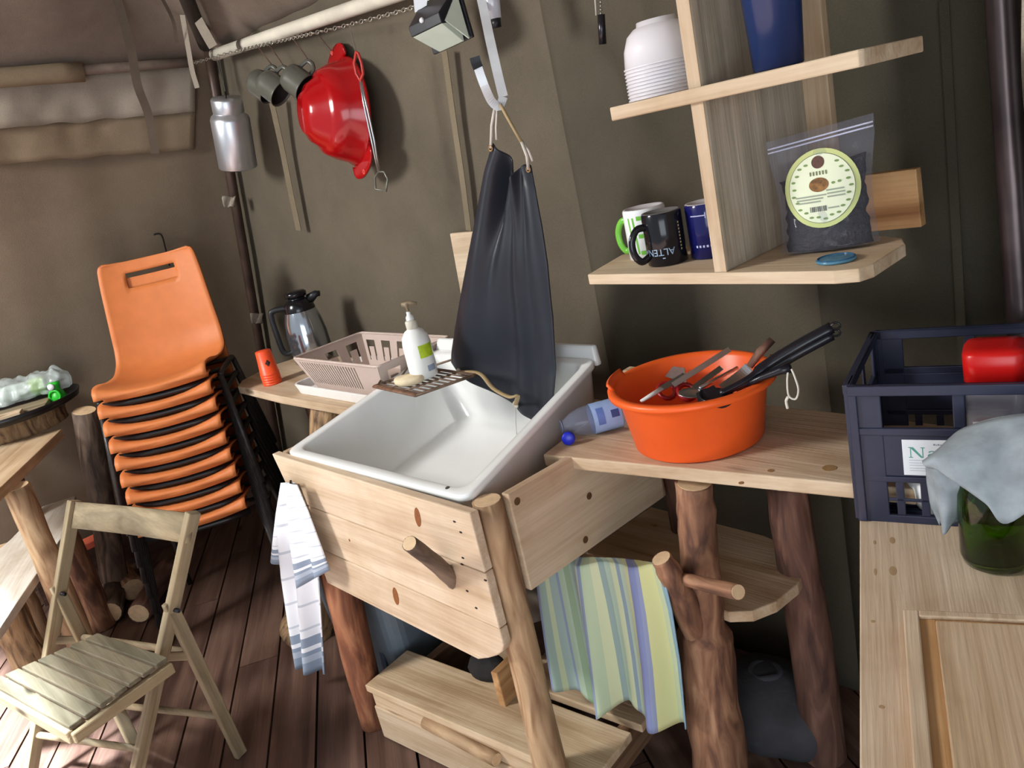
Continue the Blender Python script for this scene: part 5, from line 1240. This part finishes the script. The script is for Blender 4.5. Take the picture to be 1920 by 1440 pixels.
# brown handled knife
k3 = tool('kitchen_knife', 'kitchen knife with a dark brown wooden handle rising from the orange bowl', P(1420, 680, 1.3))
MB().tube([P(1405, 688, 1.29), P(1425, 660, 1.31), P(1448, 637, 1.33)], [0.009, 0.0115, 0.010], 10, flat=0.65).build('handle', bark('dark'), k3, smooth=True)
ribbon('blade', [P(1405, 688, 1.29), P(1385, 706, 1.27), P(1355, 728, 1.22)], 0.020, STEEL, parent=k3, wdir=(0.4, -0.7, 0.6), thick=0.002, cat=None)
# black ladle and spatula
for i, (nm, lb_, off, h_) in enumerate((('black_ladle', 'long black ladle, upper one of the two black handles over the right rim', 0, 0), ('black_spatula', 'long black spatula, lower one of the two black handles over the right rim', 1, 0))):
    k4 = tool(nm, lb_, P(1480, 675, 1.28))
    dy = 13 * off
    pts = [P(1350, 738 + dy * 0.1, 1.17), P(1400, 712 + dy * 0.4, 1.21), P(1440, 683 + dy * 0.8, 1.25), P(1500, 646 + dy, 1.28), P(1560, 614 + dy, 1.31)]
    MB().tube(spline(pts, 5), [0.008] * 8 + [0.0135] * 13, 10, flat=0.75).build('handle', plain('black_nylon', (24, 25, 32), 0.28), k4, smooth=True)
    e = P(1566, 611 + dy, 1.312)
    MB().tube([e + CR * (0.009 * math.cos(k * PI / 5)) + CD * (0.006 * math.sin(k * PI / 5)) for k in range(10)], 0.0022, 6, closed=True).build('hanging_ring', plain('ring_dark', (60, 60, 62), 0.3, metal=0.6), k4, smooth=True)
    if i == 0:
        MB().lathe([(0, -0.022), (0.022, -0.018), (0.034, 0.0), (0.032, 0.0), (0.021, -0.016), (0, -0.020)], 22, frame(P(1345, 742, 1.16), CR, (CD * -0.8 - CF * 0.4))).build('ladle_cup', plain('black_nylon', (24, 25, 32), 0.28), k4, smooth=True)
    else:
        ribbon('blade', [P(1352, 739, 1.17), P(1330, 750, 1.15), P(1310, 758, 1.14)], 0.05, plain('black_nylon', (24, 25, 32), 0.28), parent=k4, wdir=(0.2, -0.6, 0.8), thick=0.003, cat=None)
    for f_ in (0.18, 0.86):
        c = pts[3].lerp(pts[4], f_) - CF * 0.008 + CD * (0.006 if i else -0.006); d_ = (pts[4] - pts[3]).normalized()
        MB().tube([c - d_ * 0.008, c + d_ * 0.008], 0.0022, 6).build('metal_inlay', STEEL, k4, smooth=True)
kp = P(1478, 695, 1.24)
sl = tool('whisk_loop', 'small tool with a white string loop hanging over the right rim of the orange bowl', P(1470, 700, 1.22))
MB().tube([P(1380, 730, 1.2), P(1430, 707, 1.22), P(1464, 694, 1.23), P(1482, 690, 1.235)], [0.005, 0.006, 0.008, 0.009], 9).build('handle', plain('black_nylon', (24, 25, 32), 0.28), sl, smooth=True)
MB().tube(spline([P(1478, 692, 1.23), P(1476, 715, 1.225), P(1479, 742, 1.22), P(1492, 748, 1.22), P(1497, 730, 1.22), P(1490, 706, 1.225), P(1484, 692, 1.23)], 4), 0.0019, 6).build('string_loop', plain('white_string', (206, 202, 190), 0.8), sl, smooth=True)
MB().tube(spline([P(1478, 744, 1.22), P(1474, 752, 1.22), P(1477, 766, 1.22)], 4), 0.0028, 6).build('string_knot', plain('white_string', (206, 202, 190), 0.8), sl, smooth=True)

# water bottle lying beside the sink
n0 = at(1049, 801, z=0.884); b0 = V((-1.118, 1.235, 0.8845)); n0 = V((n0.x + 0.004, n0.y, 0.8845)); axb = n0 - b0; Lb = axb.length
wbt = thing('water_bottle', b0[:], 'empty clear water bottle with a pale blue label lying beside the sink', 'bottle'); wbt.matrix_basis = frame(b0, (0, 0, 1), axb)
MB().lathe([(0, 0.004), (0.026, 0.0), (0.033, 0.008), (0.033, Lb * 0.60), (0.031, Lb * 0.70), (0.024, Lb * 0.84), (0.015, Lb * 0.94), (0.0135, Lb), (0.0115, Lb), (0.013, Lb * 0.94), (0.022, Lb * 0.84), (0.029, Lb * 0.70), (0.0315, Lb * 0.60), (0.0315, 0.010)], 32).build('body', film('pet_film', (170, 180, 200), 0.86), wbt, smooth=True, local=True)
MB().lathe([(0.0336, Lb * 0.10), (0.0338, Lb * 0.11), (0.0338, Lb * 0.52), (0.0336, Lb * 0.53)], 32).build('label', plain('pale_blue_label', (150, 180, 226), 0.4, var=0.1), wbt, smooth=True, local=True)
ca2 = math.pi
ccam = wbt.matrix_basis.inverted() @ V((0, 0, EYE)); av = math.atan2(ccam.y, ccam.x)
patch(wbt, 0.0341, av - 0.25, av + 0.25, Lb * 0.14, Lb * 0.26, plain('label_navy', (54, 74, 132), 0.4), 'label_print'); patch(wbt, 0.0341, av - 0.55, av + 0.6, Lb * 0.36, Lb * 0.47, plain('label_mid_blue', (92, 122, 188), 0.4), 'label_band')
MB().tube([V((0.0135 * math.cos(k * PI / 10), 0.0135 * math.sin(k * PI / 10), Lb * 0.985)) for k in range(20)], 0.0018, 6, closed=True).build('neck_ring', plain('neck_blue_grey', (92, 98, 122), 0.3), wbt, smooth=True, local=True)
cpc = at(1066, 822, z=0.866)
MB().lathe([(0, -0.006), (0.0135, -0.006), (0.0145, -0.003), (0.0145, 0.005), (0.012, 0.007), (0, 0.007)], 24, frame(V((cpc.x, cpc.y, 0.8665)), (0, 0, 1), (0.6, -0.75, 0.15))).build('cap', plain('royal_blue', (24, 36, 176), 0.3), wbt, smooth=True)

# ================================================================ RIGHT WORK TABLE
wt = thing('work_table', (0.0, 0.75, 0), 'broad plywood work table in the right foreground', 'table')
E1 = at(1612, 968, z=0.80); E2 = at(1612, 1440, z=0.80); ev = (E1 - E2).normalized(); eh = V((ev.y, -ev.x, 0))
o_ = E1 + ev * 0.33
def wp(a, c): p = o_ - ev * a + eh * c; return p
Mw = frame(wp(0.65, 0.55), eh, (0, 0, 1)); Mw[2][3] = 0.785; inv = Mw.inverted()
poly_board('tabletop', wt, [tuple((inv @ p)[:2]) for p in (wp(1.25, 0), wp(1.25, 1.0), V((0.75, 1.50, 0.8)), wp(0, 0))], 0.03, Mw, 'pale', 'Y', 0.002)
for p in (wp(0.12, 0.10), wp(1.15, 0.10), wp(1.15, 0.9), V((0.62, 1.38, 0))):
    a = p.x; log('leg', wt, [(p.x, p.y, 0.0), (p.x, p.y, 0.77)], [0.045, 0.04], 'dark', seed=60 + a)
STAIN = plain('stain_brown', (172, 144, 108), 0.7, var=0.1)
for px, py, sx_, sy_ in ((1640, 1017, 0.002, 0.006), (1673, 1013, 0.004, 0.010), (1641, 1072, 0.002, 0.009), (1674, 1070, 0.005, 0.012), (1637, 1165, 0.003, 0.003), (1653, 1325, 0.003, 0.003)):
    p = at(px, py, z=0.8004); M = frame(p, eh, (0, 0, 1))
    MB().lathe([(0, 0.0002), (1, 0.0), (1, -0.0005), (0, -0.0005)], 12, M @ Matrix.Diagonal((sx_, sy_, 1, 1))).build('stain', STAIN, wt)
# cutting board with juice groove
c1 = at(1693, 1143, z=0.818); c2 = at(1920, 1153, z=0.818); cu = (c2 - c1).normalized(); c3 = at(1712, 1440, z=0.818); cv = (c3 - c1); cv = (cv - cu * cv.dot(cu)).normalized()
cbd = thing('cutting_board', c1[:], 'worn pale cutting board with a juice groove on the work table', 'board')
Mc = frame((c1.x, c1.y, 0.801), cu, (0, 0, 1))
sgn = 1 if (Mc.inverted() @ (c1 + cv)).y > 0 else -1
Wc, Dc = 0.46, 0.34
def cb_box(x0, x1, y0, y1, z0, z1, name, kind): 
    return board(name, cbd, ((x0 + x1) / 2, sgn * (y0 + y1) / 2, (z0 + z1) / 2), (x1 - x0, y1 - y0, z1 - z0), Mc, kind, 'Y', 0.0018)
cb_box(0, Wc, 0, Dc, 0.0, 0.012, 'board_base', 'warm')
rw_, gw = 0.018, 0.018
cb_box(0, rw_, 0, Dc, 0.0121, 0.018, 'rim', 'pale'); cb_box(Wc - rw_, Wc, 0, Dc, 0.0121, 0.018, 'rim', 'pale'); cb_box(rw_, Wc - rw_, 0, rw_ * 0.7, 0.0121, 0.018, 'rim', 'pale'); cb_box(rw_, Wc - rw_, Dc - rw_, Dc, 0.0121, 0.018, 'rim', 'pale')
cb_box(rw_ + gw, Wc - rw_ - gw, rw_ * 0.7 + 0.008, Dc - rw_ - gw, 0.0121, 0.0178, 'chopping_face', 'dirty')

# ---------------------------------------------------------------- dark blue crate
CRT = plain('crate_blue', (42, 46, 66), 0.4, var=0.12)
cf = at(1613, 972, z=0.802); cyaw = math.radians(15)
Mk = yaw((cf.x, cf.y, 0.801), cyaw)
ck = thing('plastic_crate', cf[:], 'dark blue lattice plastic crate on the work table', 'crate', rz=cyaw); ck.matrix_basis = Mk
CW, CDp, CH_ = 0.40, 0.27, 0.232
def kb(b, x0, x1, y0, y1, z0, z1): b.box(((x0 + x1) / 2, (y0 + y1) / 2, (z0 + z1) / 2), (x1 - x0, y1 - y0, z1 - z0))
def face(name, L, place):
    """lattice wall of length L: place(b,u0,u1,z0,z1,d0,d1) puts a bar; d is outward depth"""
    b = MB()
    place(b, 0, L, CH_ - 0.016, CH_, -0.004, 0.008); place(b, 0, L, 0.150, 0.162, -0.003, 0.005); place(b, 0, L, 0.080, 0.150, -0.002, 0.001); place(b, 0, L, 0.0, 0.012, -0.004, 0.002); place(b, 0, L, 0.070, 0.080, -0.003, 0.003)
    for u in (0.0, L - 0.045): place(b, u, u + 0.045, 0.0, CH_, -0.003, 0.002)
    for u in (0.0, L - 0.012): place(b, u, u + 0.012, 0.0, CH_, -0.004, 0.007)
    n = int((L - 0.09) / 0.032)
    for k in range(n):
        u = 0.045 + (L - 0.09) * (k + 0.5) / n; place(b, u - 0.006, u + 0.006, 0.012, 0.070, -0.002, 0.001)
    place(b, 0.045, L - 0.045, 0.036, 0.042, -0.002, 0.001)
    m = max(2, int((L - 0.09) / 0.10))
    for k in range(1, m): 
        u = 0.045 + (L - 0.09) * k / m; place(b, u - 0.008, u + 0.008, 0.162, CH_ - 0.016, -0.002, 0.001)
    return b.build(name, CRT, ck, local=True, bevel=0.0015)
face('front_wall', CW, lambda b, u0, u1, z0, z1, d0, d1: kb(b, u0, u1, -d1, -d0, z0, z1))
face('back_wall', CW, lambda b, u0, u1, z0, z1, d0, d1: kb(b, u0, u1, CDp + d0, CDp + d1, z0, z1))
face('side_wall', CDp, lambda b, u0, u1, z0, z1, d0, d1: kb(b, -d1, -d0, u0, u1, z0, z1))
face('side_wall', CDp, lambda b, u0, u1, z0, z1, d0, d1: kb(b, CW + d0, CW + d1, u0, u1, z0, z1))
b = MB()
for k in range(13): kb(b, 0.0, CW, CDp * k / 13 + 0.003, CDp * k / 13 + 0.013, 0.002, 0.008)
for k in range(5): kb(b, CW * k / 5 + 0.03, CW * k / 5 + 0.04, 0.0, CDp, 0.001, 0.006)
b.build('floor_grid', CRT, ck, local=True)
# paper label with green serif lettering
lx0, lx1, lz0, lz1 = 0.070, 0.205, 0.084, 0.143
MB().box(((lx0 + lx1) / 2, -0.0020, (lz0 + lz1) / 2), (lx1 - lx0, 0.0012, lz1 - lz0)).build('paper_label', plain('label_paper', (226, 232, 238), 0.6, var=0.02), ck, local=True)
TEAL = plain('teal_ink', (88, 158, 146), 0.6)
def strokes(polys, name):
    b = MB()
    for pl_ in polys: b.add([V((x, -0.0029, z)) for x, z in pl_], [list(range(len(pl_)))])
    b.build(name, TEAL, ck, local=True, recalc=False)
nx, nz, nh = 0.0785, 0.1135, 0.0175
def rc(x0, z0, x1, z1): return [(x0, z0), (x1, z0), (x1, z1), (x0, z1)]
strokes([rc(nx + 0.0022, nz, nx + 0.0034, nz + nh), rc(nx, nz, nx + 0.0058, nz + 0.0012), rc(nx, nz + nh - 0.0012, nx + 0.0040, nz + nh), rc(nx + 0.0165, nz + nh - 0.0012, nx + 0.0225, nz + nh), rc(nx + 0.0186, nz, nx + 0.0198, nz + nh),
         [(nx + 0.0016, nz + nh), (nx + 0.0066, nz + nh), (nx + 0.0198, nz), (nx + 0.0166, nz)]], 'letter_n')
axx = nx + 0.0255; ah = 0.0122
def arc(cx, cz, r0x, r0z, r1x, r1z, a0, a1, n=10):
    return [(cx + r0x * math.cos(math.radians(a0 + (a1 - a0) * k / n)), cz + r0z * math.sin(math.radians(a0 + (a1 - a0) * k / n))) for k in range(n + 1)] + [(cx + r1x * math.cos(math.radians(a1 + (a0 - a1) * k / n)), cz + r1z * math.sin(math.radians(a1 + (a0 - a1) * k / n))) for k in range(n + 1)]
strokes([rc(axx + 0.0080, nz, axx + 0.0116, nz + ah * 0.74), rc(axx + 0.0080, nz, axx + 0.0136, nz + 0.0014), arc(axx + 0.0062, nz + ah * 0.70, 0.0054, ah * 0.30, 0.0030, ah * 0.19, 0, 165), arc(axx + 0.0050, nz + ah * 0.30, 0.0050, ah * 0.30, 0.0022, ah * 0.16, 60, 345), rc(axx + 0.0050, nz + ah * 0.46, axx + 0.0088, nz + ah * 0.56)], 'letter_a')
rx_ = axx + 0.0165
strokes([rc(rx_ + 0.0018, nz, rx_ + 0.0052, nz + ah), rc(rx_, nz, rx_ + 0.0074, nz + 0.0013), rc(rx_, nz + ah - 0.0013, rx_ + 0.0052, nz + ah), arc(rx_ + 0.0086, nz + ah * 0.60, 0.0046, ah * 0.38, 0.0026, ah * 0.20, 20, 160)], 'letter_r')
GREYI = plain('grey_ink', (176, 186, 196), 0.7)
b = MB(); rs = random.Random(2); x = nx + 0.034
while x < nx + 0.066: 
    w_ = rs.uniform(0.0012, 0.0028); b.add([V((a, -0.0029, c)) for a, c in rc(x, 0.1345, x + w_, 0.1345 + rs.uniform(0.0016, 0.0028))], [(0, 1, 2, 3)]); x += w_ + 0.0008
b.build('small_header', plain('grey_ink_dark', (140, 150, 160), 0.7), ck, local=True, recalc=False)
b = MB()
for z_ in (0.109, 0.1045, 0.1005, 0.0955, 0.0915): b.add([V((a, -0.0029, c)) for a, c in rc(nx, z_, nx + rs.uniform(0.07, 0.11), z_ + 0.0009)], [(0, 1, 2, 3)])
b.build('small_print', GREYI, ck, local=True, recalc=False)
# paper and jar inside the crate
pp_ = Mk @ V((0.13, 0.06, 0.0))
o = MB().lathe([(0, 0.009), (0.055, 0.009), (0.065, 0.03), (0.068, 0.066), (0.064, 0.067), (0.061, 0.031), (0.052, 0.013), (0, 0.012)], 30, Matrix.Translation((pp_.x, pp_.y, 0.801))).build('white_tub', WHITEP, None, smooth=True)
tag(o, 'round white tub inside the crate, seen through its lower lattice', 'tub')
jc = at(1862, 700, y=1.235); jc = V((jc.x, 1.245, 0.8105))
jr = thing('storage_jar', jc[:], 'clear storage jar with a red screw lid standing in the crate', 'jar'); jr.matrix_basis = Matrix.Translation(jc) @ Matrix.Rotation(cyaw, 4, 'Z')
def sq(r, z): return [V((x, y, z)) for x, y in rrect(2 * r, 2 * r, r * 0.45, 4)]
MB().loops([sq(0.036, 0.0), sq(0.039, 0.006), sq(0.039, 0.185), sq(0.034, 0.200), sq(0.033, 0.208), sq(0.031, 0.208), sq(0.032, 0.199), sq(0.037, 0.184), sq(0.037, 0.008)], cap0=True, cap1=True).build('glass', film('jar_film', (200, 196, 200), 0.82), jr, smooth=True, local=True)
MB().loops([sq(0.035, 0.009), sq(0.036, 0.012), sq(0.036, 0.118), sq(0.033, 0.122)], cap0=True, cap1=True).build('contents', plain('jar_contents', (170, 96, 76), 0.7, var=0.35, scale=60, bmp=0.004), jr, smooth=True, local=True)
MB().loops([sq(0.036, 0.203), sq(0.040, 0.205), sq(0.041, 0.246), sq(0.037, 0.252), sq(0.02, 0.253)], cap0=True, cap1=True).build('lid', plain('lid_red', (196, 22, 20), 0.3, var=0.04), jr, smooth=True, local=True)
b = MB(); b.grid(lambda u, v: V((-0.030 + 0.05 * u, -0.0395, 0.075 + 0.07 * v)), 2, 2); b.build('jar_label', plain('jar_label', (214, 206, 208), 0.5, var=0.1), jr, local=True)
b = MB(); b.lathe([(0, 0.0004), (0.014, 0.0), (0, -0.0002)], 20, frame((0.004, -0.0402, 0.10), (1, 0, 0), (0, -1, 0)), 1.2, 0.8); b.build('label_picture', plain('label_orange', (214, 112, 70), 0.5, var=0.15, scale=90), jr, local=True)

# green glass bottle under a grey cloth
gp = at(1868, 1052, z=0.80)
gb = thing('green_bottle', (gp.x, gp.y, 0.8005), 'dark green glass bottle under the grey cloth beside the crate', 'bottle')
GG = glassy('green_glass', (118, 168, 24), 0.04, 1.5)
MB().lathe([(0, 0.010), (0.020, 0.004), (0.034, 0.0), (0.041, 0.004), (0.0445, 0.016), (0.0445, 0.108), (0.040, 0.128), (0.022, 0.142), (0.015, 0.150), (0.0145, 0.160), (0.0125, 0.160), (0.013, 0.150), (0.019, 0.141), (0.037, 0.126), (0.0415, 0.106), (0.0415, 0.018), (0.036, 0.008), (0.018, 0.013), (0, 0.017)], 44).build('body', GG, gb, smooth=True, local=True)
MB().lathe([(0, 0.160), (0.013, 0.160), (0.0155, 0.161), (0.0155, 0.155), (0.016, 0.155), (0.0165, 0.164), (0, 0.165)], 20).build('stopper', plain('cork', (176, 140, 100), 0.8), gb, smooth=True, local=True)
CLO = plain('grey_microfibre', (140, 150, 156), 0.95, var=0.28, scale=22, bmp=0.003)
clt = thing('cleaning_cloth', (gp.x, gp.y, 0.99), 'worn grey blue cleaning cloth draped over the green bottle', 'cloth')
Tp = [at(1738, 866, y=1.085), at(1765, 838, y=1.09), at(1800, 808, y=1.095), at(1850, 789, y=1.10), at(1905, 779, y=1.10), at(1960, 775, y=1.10)]
Bp = [at(1741, 876, y=1.045), at(1762, 885, y=1.035), at(1800, 908, y=1.025), at(1846, 943, y=1.02), at(1890, 981, y=1.018), at(1990, 905, y=1.018)]
nuC = 40
b = MB()
Ts, Bs = spline(Tp, 8), spline(Bp, 8)
b.grid(lambda u, v: Ts[round(u * nuC)].lerp(Bs[round(u * nuC)], v) + V((0, -0.018 * math.sin(PI * v) , 0.012 * math.sin(PI * v))) + V((0, 0.005 * noise.noise(V((u * 4, v * 3, 9))), 0)), nuC, 18)
b.build('front_flap', CLO, clt, smooth=True, solid=0.003)
Lf = [at(1737, 868, y=1.075), at(1739, 905, y=1.072), at(1745, 945, y=1.07), at(1762, 985, y=1.07), ]
Rf_ = [at(1768, 872, y=1.05), at(1802, 915, y=1.055), at(1806, 945, y=1.062), at(1793, 985, y=1.068)]
b = MB(); b.grid(lambda u, v: lerp_path(Lf, v).lerp(lerp_path(Rf_, v), u) + V((0, -0.012 * math.sin(PI * u) + 0.006 * math.sin(u * 8) * v, 0.006 * math.sin(u * 9) * v)), 18, 22); b.build('left_fold', CLO, clt, smooth=True, solid=0.003)
b = MB(); b.grid(lambda u, v: Ts[round(u * nuC)] + V((0.01 * v, 0.045 * v, -0.10 * v * v - 0.01 * v)), nuC, 8); b.build('back_flap', CLO, clt, smooth=True, solid=0.003)

# dark sack on the floor behind the table legs
sc = at(1452, 1365, z=0.08)
sk2 = thing('dark_sack', (sc.x - 0.05, sc.y + 0.06, 0), 'dark grey sack slumped on the floor behind the log legs', 'sack')
b = MB()
def sackf(u, v):
    th = 2 * PI * u; ph = PI * v
    r = 0.15 * (1 + 0.22 * noise.noise(V((math.cos(th) * 1.5, math.sin(th) * 1.5, v * 3 + 5))))
    return V((sc.x - 0.05 + r * math.sin(ph) * math.cos(th) * 1.1, sc.y + 0.07 + r * math.sin(ph) * math.sin(th) * 0.8, max(0.001, 0.07 + 0.11 * math.cos(ph))))
b.grid(sackf, 36, 20, closeu=True); b.build('sack_body', plain('sack_grey', (62, 62, 66), 0.8, var=0.25, scale=12, bmp=0.01), sk2, smooth=True)
cs_ = V((sc.x - 0.05, sc.y + 0.07, 0.172))
MB().tube([cs_ + V((0.035 * math.cos(k * PI / 8), 0.03 * math.sin(k * PI / 8), 0.004 * math.sin(k))) for k in range(16)], 0.009, 8, closed=True).build('rolled_top', plain('sack_grey', (62, 62, 66), 0.8), sk2, smooth=True)
